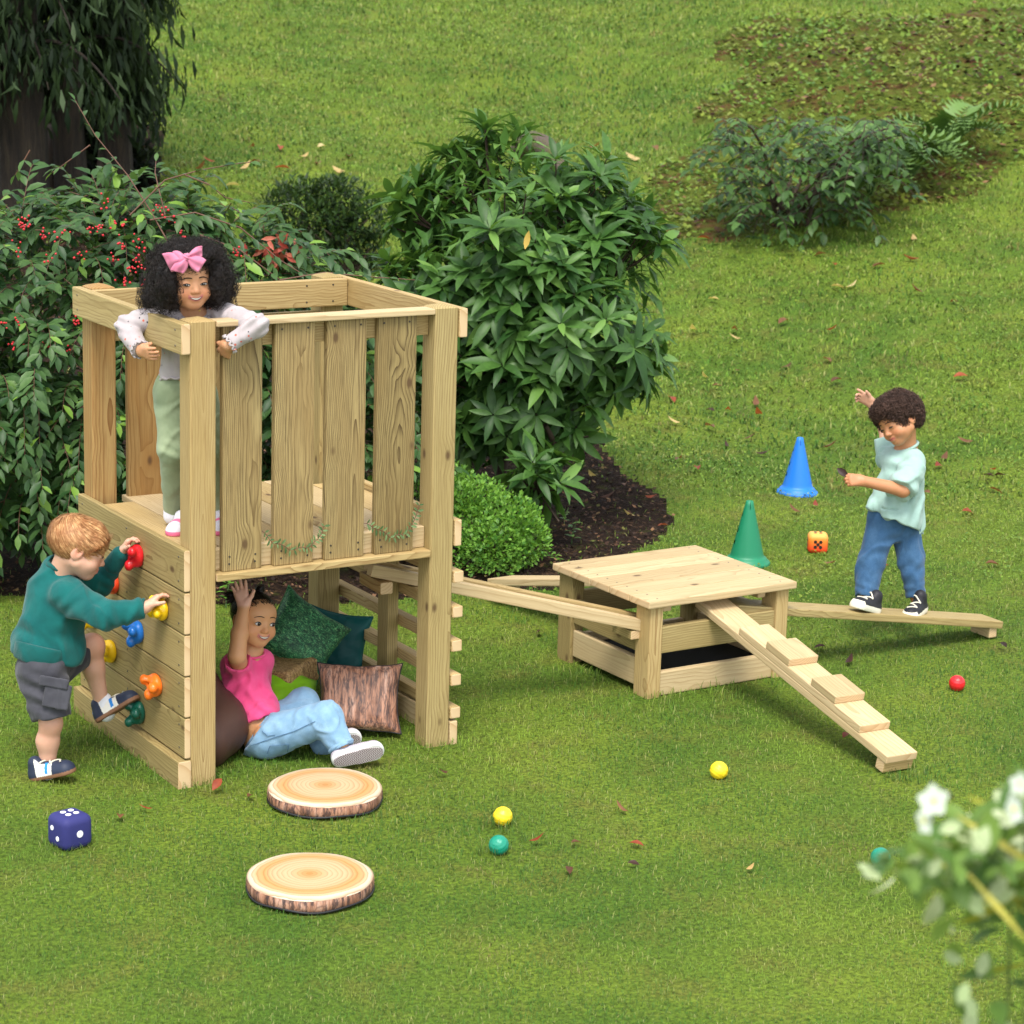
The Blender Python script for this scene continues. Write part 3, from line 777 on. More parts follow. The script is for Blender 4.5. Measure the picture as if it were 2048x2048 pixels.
# ------------------------------------------------------------------ cushions
def rings_mat(n, b):
    o = n.obj(); x, y, z = n.xyz(o); w = n.noise(n.scale(o, (9, 9, 0)), 1., 2.)
    r = n.math('ADD', n.vmath('LENGTH', n.comb(n.math('MULTIPLY', x, 1.), y, 0.)), n.math('MULTIPLY_ADD', w, .022, -.011))
    fr = n.math('FRACT', n.math('ADD', n.math('MULTIPLY', r, 66.), n.math('MULTIPLY', n.noise(n.comb(r, 0., 0.), 40., 1.), .9)))
    base = n.ramp(n.map(r, 0., .19, 0., 1.), [(0., (.42, .21, .065)), (.14, (.48, .285, .12)), (.3, (.52, .375, .215)), (.6, (.52, .365, .205)), (.74, (.47, .26, .09)), (.86, (.50, .335, .165)), (.93, (.57, .47, .33)), (1., (.57, .48, .36))])
    c = n.mix(n.math('MULTIPLY', n.math('POWER', fr, 4.), n.map(r, 0., .19, .55, .8)), base, (.30, .12, .035))
    n.set(b.inputs['Base Color'], c)
def bark_fn(sc_, xs):
    def f(n, b):
        o = n.scale(n.obj(), xs); a = n.noise(o, sc_, 5., .65); c = n.noise(o, sc_*2.7, 4., .7); v = n.vor(o, sc_*1.2, feature='DISTANCE_TO_EDGE')
        col = n.ramp(a, [(.3, (.10, .04, .025)), (.45, (.32, .15, .09)), (.56, (.45, .235, .155)), (.68, (.56, .37, .29)), (.8, (.62, .50, .46))])
        col = n.mix(n.map(c, .40, .54, .85, 0.), col, (.035, .022, .025)); col = n.mix(n.map(v, .0, .05, .55, 0.), col, (.025, .020, .028))
        n.set(b.inputs['Base Color'], col); n.bump(b, c, .15, .004)
    return f
BARKP = mat('bark_print', bark_fn(15., (2.3, .30, 2.3)), .55); BARKR = mat('bark_rim', bark_fn(16., (2.0, 2.0, .5)), .6); RINGS = mat('log_slice_print', rings_mat, .5)
BLKTRIM = mat('black_piping', rough=.5, base=(.012, .012, .014))
def log_cushion(x, y, label, rot):
    c = thing('log_cushion', label, 'cushion', (x, y, 0), 'round log slice cushions'); R = .192
    prof = [(0, .058)]+[(R*t, .058-.0035*t**6) for t in (.2, .4, .6, .75, .88, .95)]+[(R*.985, .051), (R, .046)]
    def lump(v):
        a = np.arctan2(v[:, 1], v[:, 0]); k = 1+.012*np.sin(3*a+rot)+.008*np.sin(7*a); v = v.copy(); v[:, 0] *= k; v[:, 1] *= k; return v
    mwt = M4(rotz(rot), (x, y, 0))
    v, f = lathe(prof, 64); link('top', mesh('top', lump(v), f, [RINGS]), c, mwt)
    v, f = lathe([(R, .0455), (R*1.012, .036), (R*1.014, .024), (R*1.0, .014), (R*.97, .006), (R*.90, .001)], 64); link('rim', mesh('rim', lump(v), f, [BARKR]), c, mwt)
    ang = np.linspace(0, 2*np.pi, 65)[:-1]
    pth = np.stack([np.cos(ang)*R*1.0, np.sin(ang)*R*1.0, .011+.003*np.sin(5*ang)], 1); pth = np.concatenate([pth, pth[:1]]); v, f = tube(pth, .0042, 6)
    link('piping', mesh('piping', lump(v), f, [BLKTRIM]), c, mwt)
log_cushion(.344, -.330, 'round log slice cushion in front of the sitting girl', .4)
log_cushion(-.059, -1.02, 'round log slice cushion nearest the camera at the bottom edge', 2.2)

def pillow(name, label, C, X, Y, w, h, t, mt, seed, corner=.8, group='scatter cushions under the tower', trim=None, cx=0.12):
    """square cushion; X and Y are its in-plane axes"""
    X = np.array(X, float); X /= np.linalg.norm(X); Y = np.array(Y, float); Y -= X*(X@Y); Y /= np.linalg.norm(Y); Z = np.cross(X, Y)
    n = 44; u = np.linspace(-1, 1, n); U, W_ = np.meshgrid(u, u, indexing='ij'); r = np.random.default_rng(seed)
    pin = 1-cx*(1-W_**2)**1.0*np.abs(U)**3; pin2 = 1-cx*(1-U**2)*np.abs(W_)**3
    px_ = U*w/2*pin; py_ = W_*h/2*pin2
    th = t/2*np.clip((1-U**4)*(1-W_**4), 0, 1)**.55
    P0 = np.stack([U, W_, U*0], -1).reshape(-1, 3)
    wr = (wob3(P0*np.array([1, 1, 0]), 7, seed)*.006+wob3(P0, 15, seed+1)*.0028).reshape(n, n)*np.clip(1-np.maximum(np.abs(U), np.abs(W_))**6, 0, 1)
    rip = .006*np.sin(9*np.arctan2(W_, U)+seed)*np.maximum(np.abs(U), np.abs(W_))**4
    vs = []
    for sg in (1, -1):
        zz = sg*(th+wr)+rip
        vs.append(np.stack([px_, py_, zz], -1).reshape(-1, 3))
    i, j = np.meshgrid(np.arange(n-1), np.arange(n-1), indexing='ij')
    f = np.stack([i*n+j, (i+1)*n+j, (i+1)*n+j+1, i*n+j+1], -1).reshape(-1, 4)
    fs = np.concatenate([f, f[:, ::-1]+n*n]); v = np.concatenate(vs)
    mw = M4(np.stack([X, Z, Y], 1) if False else np.stack([X, Y, Z], 1), C)
    root = thing(name, label, 'cushion', C, group)
    link('cover', mesh('cover', v, fs, [mt]), root, mw)
    edge = np.concatenate([vs[0].reshape(n, n, 3)[:, 0], vs[0].reshape(n, n, 3)[-1, 1:], vs[0].reshape(n, n, 3)[-2::-1, -1], vs[0].reshape(n, n, 3)[0, -2::-1]])
    tv, tf = tube(edge, .0028, 5); link('seam', mesh('seam', tv, tf, [trim or mt]), root, mw)
    return root
def grass_print(n, b):
    o = n.obj(); a = n.noise(o, 30., 4., .6, 1.2); c = n.noise(n.scale(o, (1, 1.8, 1)), 85., 3., .65, 1.5); d = n.noise(o, 5., 2.)
    col = n.ramp(c, [(.36, (.005, .026, .014)), (.47, (.014, .12, .05)), (.55, (.055, .29, .10)), (.66, (.26, .52, .20))])
    col = n.mix(n.map(a, .42, .62, .65, 0.), col, (.004, .030, .016)); col = n.mix(n.map(d, .5, .7, 0., .3), col, (.05, .26, .07))
    n.set(b.inputs['Base Color'], col)
G_PRINT = mat('grass_print', grass_print, .6)
def straw_print(n, b):
    o = n.obj(); a = n.noise(n.scale(o, (1, 3.2, 1)), 42., 4., .6, 1.8); c = n.noise(n.scale(o, (3, 1, 1)), 60., 3., .6, 2.)
    n.set(b.inputs['Base Color'], n.mix(n.map(c, .4, .6, .6, 0.), n.ramp(a, [(.35, (.07, .035, .012)), (.5, (.40, .24, .085)), (.68, (.66, .47, .22))]), (.15, .08, .03)))
STRAW = mat('straw_print', straw_print, .65)
def cloth(name, c, rough=.7, sc_=900., st=.15):
    def f(n, b):
        a = n.noise(n.obj(), 14., 3.); n.set(b.inputs['Base Color'], n.mix(n.map(a, .3, .7, 0., .25), c, tuple(v*.78 for v in c))); n.bump(b, n.noise(n.obj(), sc_, 2.), st, .002)
    return mat(name, f, rough, c, .25)
LIME = cloth('lime_fabric', (.22, .50, .012), .55); TEAL = cloth('teal_fabric', (.006, .085, .085), .5); BROWN = cloth('brown_fabric', (.070, .034, .024), .5)
VUP = np.array([0, 0, 1.])
lean = lambda a, az: None
# bark print pillow leaning back against the ladder
pillow('bark_cushion', 'bark print square cushion propped up at the front of the pile', V(718, 1396, 8.70), CR*.995+CF*.05-CU*.02, CU*.93+CF*.36-CR*.03, .315, .272, .085, BARKP, 3, trim=BLKTRIM)
pillow('grass_cushion', 'grass print green cushion standing on its corner behind the girl', V(604, 1272, 8.93), CR*.80-CU*.58+CF*.20, CU*.72+CR*.56+CF*.40, .295, .265, .12, G_PRINT, 5, trim=G_PRINT)
pillow('teal_cushion', 'dark teal cushion mostly hidden behind the grass print one', V(672, 1284, 9.14), CR*.93-CU*.18, CU*.94+CR*.2, .245, .245, .06, TEAL, 8, trim=TEAL)
pillow('lime_cushion', 'plain lime green cushion lying beside the girl', V(578, 1388, 8.72), CR*.9-CU*.22+CF*.28, CU*.55+CF*.8, .22, .22, .08, LIME, 9, trim=LIME)
# straw bale cushion (boxy)
stw = thing('straw_cushion', 'straw print boxy cushion between the girl and the grass print cushion', 'cushion', V(545, 1340, 8.86), 'scatter cushions under the tower')
Rst = np.stack([CR*.91-CF*.42, np.cross(VUP, CR*.91-CF*.42), VUP], 1); Rst /= np.linalg.norm(Rst, axis=0)
S = Sdf(.006); S.box((0, 0, 0), (.12, .10, .03), None, .02, .01); v, f = S.build(lambda P: .002*wob3(P, 60, 4)); link('cover', mesh('cover', v, f, [STRAW]), stw, M4(Rst, V(545, 1346, 8.86)))
# brown bean bag behind the girl's back
bb = thing('bean_bag', 'large brown bean bag behind the girl\'s back', 'bean bag', (.3, .35, 0))
S = Sdf(.008); S.ell((.215, .345, .105), (.135, .20, .135), k=.05); S.ell((.155, .22, .08), (.075, .11, .10), k=.05); S.ell((.17, .42, .22), (.10, .15, .14), k=.06); S.ell((.48, .55, .07), (.22, .18, .085), k=.05)
S.plane((0, 0, -.01), (0, 0, -1))
v, f = S.build(lambda P: .006*wob3(P, 26, 6)+.003*wob3(P, 60, 7)); link('cover', mesh('cover', v, f, [BROWN]), bb)
# ------------------------------------------------------------------ plants
def leaf_tpl(w=.3, fold=.25, droop=.35, n=4, tip=1.0, wave=0.):
    t = np.linspace(0, 1, n+1); wd = w*np.sin(np.pi*np.clip(t, .03, 1)**tip)**.8/2*1.0; wd[-1] = .004; wd[0] = .02
    vs = []; fs = []
    for i, a in enumerate(t):
        z = -droop*a*a; x = a*(1-.18*droop*a)
        vs += [(x, -wd[i], z+fold*wd[i]+wave*math.sin(9*a)), (x, 0, z), (x, wd[i], z+fold*wd[i]-wave*math.sin(9*a))]
    for i in range(n):
        for k in (0, 1): fs.append([i*3+k, (i+1)*3+k, (i+1)*3+k+1, i*3+k+1])
    return np.array(vs), np.array(fs)
def lookR(d, up):
    """(N,3,3) rotations with x along d and z near up"""
    d = d/(np.linalg.norm(d, axis=-1, keepdims=True)+1e-9)
    y = np.cross(up, d); ny = np.linalg.norm(y, axis=-1, keepdims=True); y = np.where(ny < 1e-4, np.array([0, 1., 0]), y/(ny+1e-9))
    z = np.cross(d, y); return np.stack([d, y, z], -1)
def inst(tpl, R, T, s):
    v, f = tpl; n = len(T); s = np.asarray(s)
    if s.ndim == 1: s = s[:, None]
    vs = np.einsum('nij,nvj->nvi', R, v[None]*s[:, None, :])+T[:, None, :]
    fs = (np.arange(n)*len(v))[:, None, None]+f[None]
    return vs.reshape(-1, 3), fs.reshape(-1, f.shape[1])
def foliage(root, tpl, R, T, s, mt, singles=300, name='leaf', rest='foliage', cell=7, seed=0):
    s = np.asarray(s); n = len(T); r = np.random.default_rng(seed).random(n); pick = np.zeros(n, bool)
    if singles:
        c = T+R[:, :, 0]*s[:, None]*.5; rel = c-CAM; d = rel @ CF; px = 1024+F_PX*(rel @ CR)/d; py = 1024-F_PX*(rel @ CU)/d
        on = (px > -20) & (px < 2068) & (py > 284) & (py < 1763)
        key = (px//cell).astype(int)*10000+(py//cell).astype(int); order = np.argsort(d); seen = set(); cand = []
        for i in order:
            if on[i] and key[i] not in seen: seen.add(key[i]); cand.append(i)
        cand = np.array(cand, int)
        if len(cand):
            face = np.abs(np.einsum('ni,i->n', R[cand][:, :, 2], CF))+.25
            pick[cand[np.argsort(-(s[cand]/d[cand]*face))][:singles]] = True
        me = mesh(name, tpl[0], tpl[1], [mt], attrs={'rnd': np.full(len(tpl[0]), .5)})
        for i in np.where(pick)[0]:
            link(name, me, root, M4(R[i], T[i], s[i]))
    k = ~pick
    if k.any():
        v, f = inst(tpl, R[k], T[k], s[k])
        tag(link(rest, mesh(rest, v, f, [mt], attrs={'rnd': np.repeat(r[k], len(tpl[0]))}), root), kind='stuff')
def leaf_mat(name, dark, lightc, rough=.5, spec=.25, third=None, vein=None):
    rough = max(rough, .46); spec = min(spec, .3)
    def f(n, b):
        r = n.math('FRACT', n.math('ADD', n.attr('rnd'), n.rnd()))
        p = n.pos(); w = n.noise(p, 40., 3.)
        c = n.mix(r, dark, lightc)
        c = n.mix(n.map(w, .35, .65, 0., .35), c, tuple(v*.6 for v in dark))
        if third: c = n.mix(n.map(r, .93, .97, 0., 1.), c, third)
        back = n.new('ShaderNodeNewGeometry').outputs['Backfacing']
        c = n.mix(n.math('MULTIPLY', back, .55), c, tuple(min(1, v*1.5+.015) for v in lightc))
        n.set(b.inputs['Base Color'], c); translucent(n, b, n.mix(1., c, (1.25, 1.15, .6), 'MULTIPLY'), .22)
    return mat(name, f, rough, spec=spec)
def mix_v(*a): return np.array(a, float)
def on_blobs(blobs, N, seed, inner=.86, shell=(.86, 1.05), sq=(1, 1, 1)):
    r = np.random.default_rng(seed); C = np.array([b[0] for b in blobs]); Rr = np.array([b[1] for b in blobs])
    k = r.choice(len(blobs), N*3, p=Rr**2/np.sum(Rr**2)); d = r.normal(size=(N*3, 3)); d /= np.linalg.norm(d, axis=1)[:, None]
    P = C[k]+d*Rr[k][:, None]*r.uniform(*shell, N*3)[:, None]*np.array(sq)
    dist = np.linalg.norm((P[:, None]-C[None])/np.array(sq), axis=2)/Rr[None]; dist[np.arange(len(k)), k] = 9
    ok = dist.min(1) > inner; gz_ = terrain(P[:, 0], P[:, 1]); ok &= P[:, 2] > gz_+.03
    i = np.where(ok)[0][:N]; return P[i], d[i], k[i]
BARK = mat('stem_bark', lambda n, b: (n.set(b.inputs['Base Color'], n.mix(n.noise(n.scale(n.pos(), (1, 1, .25)), 60., 4.), (.020, .012, .008), (.075, .050, .032))), n.bump(b, n.noise(n.scale(n.pos(), (1, 1, .25)), 60., 4.), .5, .01)), .85)
TWIG = mat('red_brown_twig', lambda n, b: n.set(b.inputs['Base Color'], n.mix(n.noise(n.pos(), 30.), (.075, .028, .018), (.17, .085, .052))), .6)
def bez(p0, p1, p2, n=8):
    t = np.linspace(0, 1, n)[:, None]; return (1-t)**2*np.array(p0)+2*t*(1-t)*np.array(p1)+t*t*np.array(p2)
def gp(px, py): return ground(np.array([float(px)]), np.array([float(py)]))[0]

# --- big glossy rhododendron behind the tower
rho = thing('rhododendron', 'tall glossy rhododendron bush with whorled dark leaves behind the tower', 'bush', gp(1010, 1000))
RHL = leaf_mat('rhododendron_leaf', (.020, .066, .013), (.080, .180, .032), .36, .5, (.13, .25, .05))
blobs = [(V(*b[:3]), b[3]) for b in ((985, 400, 12.2, .40), (1120, 440, 12.1, .40), (880, 430, 12.2, .30), (1215, 520, 12.0, .34), (1010, 560, 11.9, .48), (860, 590, 11.9, .32), (1150, 640, 11.8, .42), (1240, 720, 11.9, .22), (1000, 745, 11.9, .38), (1095, 785, 11.8, .26), (1240, 440, 12.2, .17), (1010, 330, 12.3, .24), (935, 850, 12.0, .20), (1075, 955, 11.45, .17), (1150, 850, 11.8, .12), (820, 690, 11.9, .25))]
blobs = [(c_, r_-.045) for c_, r_ in blobs]; P, D, _ = on_blobs(blobs, 560, 3, .84, (.72, 1.22)); kp_ = wob3(P, 4.5, 77) > -.22; P, D = P[kp_], D[kp_]
r = np.random.default_rng(5); tw = []; LR = []; LT = []; LS = []
for p, d in zip(P, D):
    ax_ = d*.75+np.array([0, 0, .55+.3*max(d[2], 0)]); ax_ /= np.linalg.norm(ax_); F3 = frame(ax_, (.3, .1, .9)); n = r.integers(8, 13); ph = r.uniform(0, 6)
    L0 = r.uniform(.14, .205)
    for k in range(n):
        a = ph+2*math.pi*k/n*1.0+r.uniform(-.2, .2); el = r.uniform(.05, .75)-(.35 if d[2] < -.1 else 0)+(.25 if k % 3 == 0 else 0)
        dv = F3[:, 0]*math.cos(a)*math.cos(el)+F3[:, 1]*math.sin(a)*math.cos(el)+F3[:, 2]*math.sin(el)
        LR.append((dv, ax_)); LT.append(p+dv*.006-ax_*r.uniform(0, .03)); LS.append(L0*r.uniform(.75, 1.12))
    tw.append(tube(bez(p-d*.30-np.array([0, 0, .12]), p-ax_*.14, p), [.006, .005, .004, .0035], 4) if False else tube(bez(p-d*.28-np.array([0, 0, .10]), p-ax_*.12, p, 4), [.006, .005, .004, .0035], 4))
R = lookR(np.array([a for a, b in LR]), np.array([b for a, b in LR]))
foliage(rho, leaf_tpl(.27, .35, .30, 4, .85), R, np.array(LT), np.array(LS), RHL, 300, seed=2, cell=14)
# shaded inner leaves
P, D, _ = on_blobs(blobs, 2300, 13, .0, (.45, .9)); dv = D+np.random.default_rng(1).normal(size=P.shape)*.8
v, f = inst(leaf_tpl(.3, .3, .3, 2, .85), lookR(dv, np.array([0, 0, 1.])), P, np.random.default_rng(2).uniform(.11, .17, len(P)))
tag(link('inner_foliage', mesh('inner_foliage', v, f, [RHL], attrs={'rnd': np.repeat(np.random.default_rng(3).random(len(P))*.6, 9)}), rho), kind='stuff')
v, f = join(tw); tag(link('twigs', mesh('twigs', v, f, [BARK]), rho), kind='stuff')
b0 = gp(985, 1010)
for px, py, d, dx in ((1000, 640, 11.9, -.12), (1130, 650, 11.8, .10), (900, 600, 11.9, -.2), (1060, 420, 12.1, .02), (1090, 850, 11.6, .2), (960, 800, 11.8, -.3)):
    s_ = b0+CR*dx+np.array([0, 0, -.03]); e = V(px, py, d); v, f = tube(bez(s_, (s_+e)/2+CR*dx*.9, e, 10), np.linspace(.034, .012, 10), 8)
    link('trunk', mesh('trunk', v, f, [BARK]), rho)
yl = leaf_mat('yellowed_leaf', (.60, .36, .07), (.66, .45, .12), .5)
link('leaf', mesh('leaf', *leaf_tpl(.3, .3, .2, 4, .85), [yl], attrs={'rnd': np.full(15, .5)}), rho, M4(lookR(np.array([[.1, -.2, 1.]]), np.array([CF]))[0], V(1050, 498, 11.35), .10))['label'] = 'yellowed leaf'

# --- cotoneaster with red berries on the left
cot = thing('cotoneaster', 'wide arching evergreen shrub with red berries left of the tower', 'bush', gp(90, 1040))
CO = leaf_mat('cotoneaster_leaf', (.018, .060, .016), (.078, .155, .040), .34, .5, (.16, .29, .04))
blobs = [(V(*b[:3]), b[3]) for b in ((60, 610, 10.9, .50), (250, 560, 10.9, .46), (430, 590, 11.0, .42), (560, 640, 11.2, .34), (-120, 640, 10.9, .5), (90, 780, 10.6, .48), (-60, 850, 10.5, .45), (270, 780, 10.8, .45), (60, 930, 10.4, .22), (200, 900, 10.5, .28), (440, 800, 11.0, .45), (600, 800, 11.2, .4), (700, 900, 11.2, .3), (150, 470, 11.2, .22))]
r = np.random.default_rng(15); P, D, _ = on_blobs(blobs, 1000, 17, .80, (.78, 1.02)); tw = []; dirs = []; ups = []; LT = []; LS = []
def spray(path, step, ls, rr, tk=.0022):
    seg = np.linalg.norm(np.diff(path, axis=0), axis=1); tot = seg.sum(); cum = np.concatenate([[0], np.cumsum(seg)]); k = 0
    for a in np.arange(step*.8, tot, step):
        i = min(np.searchsorted(cum, a)-1, len(path)-2); i = max(i, 0); p = path[i]+(path[i+1]-path[i])*(a-cum[i])/(seg[i]+1e-9); t = (path[i+1]-path[i])/(seg[i]+1e-9)
        sd = np.cross(t, (0, 0, 1)); sd /= (np.linalg.norm(sd)+1e-9); sg = 1 if k % 2 else -1; k += 1
        dv = t*.75+sd*sg*rr.uniform(.5, 1.0)+np.array([0, 0, rr.uniform(-.35, .30)]); dirs.append(dv); ups.append(np.array([rr.uniform(-.4, .4), rr.uniform(-.4, .4), 1.])-CF*.4)
        LT.append(p); LS.append(ls*rr.uniform(.65, 1.25)*(1-.25*(a/tot)))
    dirs.append(path[-1]-path[-2]); ups.append(np.array([0, 0, 1.])); LT.append(path[-1]); LS.append(ls*.7)
    tw.append(tube(path, np.linspace(tk*1.4, tk*.6, len(path)), 4))
for p, d in zip(P, D):
    o = d*np.array([1, 1, .35])+r.normal(size=3)*.35; o /= np.linalg.norm(o); L = r.uniform(.16, .34)
    spray(bez(p-o*.12, p+o*L*.5+np.array([0, 0, .05]), p+o*L*.85-np.array([0, 0, L*r.uniform(.1, .75)]), 6), .024, .100, r, .0016)
LONG = [[(345, 500), (300, 420), (255, 350), (190, 270), (150, 200)], [(260, 430), (330, 360), (400, 340), (470, 328), (520, 322)], [(370, 350), (420, 370), (450, 395), (500, 405)], [(300, 440), (390, 425), (480, 455), (560, 520), (640, 570), (700, 590)],
        [(400, 470), (480, 500), (560, 560), (620, 570)], [(60, 300), (40, 335), (30, 350)], [(180, 290), (140, 320), (105, 345)], [(560, 560), (650, 545), (720, 552), (830, 560)], [(330, 430), (318, 380), (310, 345), (312, 322)]]
for L in LONG:
    p = np.array([V(a, b, 10.15+.02*i) for i, (a, b) in enumerate(L)]); q_ = [p[0]]
    for i in range(len(p)-1): q_ += [p[i]+(p[i+1]-p[i])*t for t in (.33, .67, 1.)]
    spray(np.array(q_), .060, .072, r, .0026)
R = lookR(np.array(dirs), np.array(ups)); foliage(cot, leaf_tpl(.42, .30, .22, 3, .9), R, np.array(LT), np.array(LS), CO, 300, seed=4, cell=9)
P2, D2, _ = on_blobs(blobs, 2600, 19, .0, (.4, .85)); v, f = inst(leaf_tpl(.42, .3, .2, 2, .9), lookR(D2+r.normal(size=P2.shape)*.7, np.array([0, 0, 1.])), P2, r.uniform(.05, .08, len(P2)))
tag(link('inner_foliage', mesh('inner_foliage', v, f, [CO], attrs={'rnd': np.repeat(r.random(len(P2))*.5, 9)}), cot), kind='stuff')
v, f = join(tw); tag(link('twigs', mesh('twigs', v, f, [TWIG]), cot), kind='stuff')
for px, py, d, sx in ((60, 640, 10.9, 60), (250, 600, 10.9, 130), (430, 620, 11., 210), (100, 800, 10.7, 90), (-60, 800, 10.6, 20)):
    s_ = gp(sx, 1010)+CF*.1; e = V(px, py, d); v, f = tube(bez(s_, (s_+e)/2+CR*.1, e, 8), np.linspace(.018, .007, 8), 6); link('stem', mesh('stem', v, f, [BARK]), cot)
BERRY = plastic('berry_skin', (.50, .012, .022), .3)
bm = bmesh.new(); bmesh.ops.create_icosphere(bm, subdivisions=1, radius=1); bv = np.array([v_.co[:] for v_ in bm.verts]); bf = np.array([[v_.index for v_ in f_.verts] for f_ in bm.faces]); bm.free()
CLU = [(42, 448), (53, 453), (50, 440), (83, 465), (130, 457), (190, 460), (200, 462), (235, 452), (248, 450), (245, 490), (272, 478), (283, 497), (263, 533), (272, 540), (268, 528), (345, 445), (362, 470), (318, 415), (335, 420), (230, 515), (160, 510), (100, 515), (30, 500), (110, 470), (240, 560), (300, 565), (5, 650), (150, 640), (130, 700), (40, 640), (90, 690), (20, 690), (475, 505), (210, 405), (255, 570), (285, 575)]
bt = [];
for a, b in CLU:
    for k in range(r.integers(3, 9)): bt.append(V(a+r.normal()*8, b+r.normal()*7, 10.12+r.uniform(0, .12)))
bt = np.array(bt); v, f = inst((bv, bf), np.repeat(np.eye(3)[None], len(bt), 0), bt, r.uniform(.0045, .0066, len(bt)))
tag(link('berries', mesh('berries', v, f, [BERRY]), cot), 'red berries', kind='stuff')
# red-tipped shrub behind it
red = thing('red_tipped_shrub', 'small shrub with red young leaves above the tower\'s back rail', 'bush', gp(575, 640))
RL = leaf_mat('red_young_leaf', (.30, .035, .025), (.46, .15, .09), .45); RG = leaf_mat('red_shrub_leaf', (.025, .07, .02), (.09, .16, .035), .4)
tip = V(560, 505, 10.85); v, f = tube(bez(gp(575, 640), V(570, 560, 11.0), tip, 8), np.linspace(.012, .004, 8), 6); link('stem', mesh('stem', v, f, [BARK]), red)
n = 44; c = np.array([V(556+r.normal()*20, 503+r.normal()*17, 10.8+r.uniform(-.08, .1)) for _ in range(n)]); dv = r.normal(size=(n, 3))+np.array([0, 0, -.6])
foliage(red, leaf_tpl(.3, .3, .2, 3), lookR(dv, -CF+0*dv), c, r.uniform(.045, .075, n), RL, 300)
n = 260; c = np.array([V(575+r.normal()*40, 570+r.normal()*36, 11.65+r.uniform(-.1, .15)) for _ in range(n)]); dv = r.normal(size=(n, 3))
foliage(red, leaf_tpl(.34, .3, .2, 2), lookR(dv, np.array([0, 0, 1.])+0*dv), c, r.uniform(.04, .07, n), RG, 0, rest='lower_foliage')

# --- clipped box bush
bx_ = thing('box_bush', 'rounded bright green box bush beside the tower', 'bush', gp(950, 1150))
BX = leaf_mat('box_leaf', (.045, .150, .018), (.190, .370, .050), .38, .5)
blobs = [(V(*b[:3]), b[3]) for b in ((930, 1048, 11.2, .205), (1010, 1062, 11.15, .175), (860, 1030, 11.3, .21), (1050, 1080, 11.1, .11), (900, 985, 11.35, .13), (985, 1100, 11.0, .14), (900, 1100, 11.1, .16), (960, 1010, 11.3, .13), (1045, 1050, 11.2, .10))]
P, D, _ = on_blobs(blobs, 5200, 23, .86, (.80, 1.08)); rr = np.random.default_rng(8)
P = P+.022*np.stack([wob3(P, 40, s_) for s_ in (1, 2, 3)], 1)
dv = D+rr.normal(size=P.shape)*.55+np.array([0, 0, .3]); foliage(bx_, leaf_tpl(.62, .2, .1, 2), lookR(dv, D+rr.normal(size=P.shape)*.5), P, rr.uniform(.015, .028, len(P)), BX, 0, rest='leaves', seed=5)
P, D, _ = on_blobs(blobs, 2200, 24, .0, (.35, .82)); foliage(bx_, leaf_tpl(.7, .2, .1, 2), lookR(D+rr.normal(size=P.shape), np.array([0, 0, 1.])+0*P), P, rr.uniform(.025, .04, len(P)), BX, 0, rest='inner_leaves', seed=6)
s_ = gp(955, 1140)
for k in range(5): v, f = tube(bez(s_+CR*.04*(k-2), s_+CR*.05*(k-2)+np.array([0, 0, .1]), V(880+45*k, 1060, 11.2), 5), [.008, .007, .006, .004, .003], 5); link('stem', mesh('stem', v, f, [BARK]), bx_)

# --- small open shrub in the middle distance
sm = thing('small_shrub', 'small dark rounded shrub on the lawn between cotoneaster and rhododendron', 'bush', gp(690, 550))
SMM = leaf_mat('small_shrub_leaf', (.010, .026, .008), (.040, .085, .016), .5, .3); gd = depth(gp(690, 545)); sc_ = gd/4752.
blobs = [(V(a, b, gd+dd*sc_*60), rpx*sc_) for a, b, dd, rpx in ((600, 420, 0, 62), (680, 410, .5, 58), (560, 415, -.3, 38), (735, 440, 0, 45), (640, 455, -.5, 55), (655, 385, 0, 30), (700, 475, 0, 45), (690, 530, 0, 42), (740, 500, 0, 30))]
P, D, _ = on_blobs(blobs, 4600, 29, .7, (.5, 1.12)); foliage(sm, leaf_tpl(.36, .2, .15, 2), lookR(D+rr.normal(size=P.shape)*.8, np.array([0, 0, 1.])+0*P), P, rr.uniform(9, 17, len(P))*sc_*1.3, SMM, 300, seed=7, cell=5)
g0 = gp(690, 548)
for k in range(9):
    e = blobs[k % len(blobs)][0]; v, f = tube(bez(g0+CR*.02*(k-4), g0+CR*.05*(k-4)+np.array([0, 0, .25]), e, 7), np.linspace(.016, .006, 7), 5); link('stem', mesh('stem', v, f, [BARK]), sm)

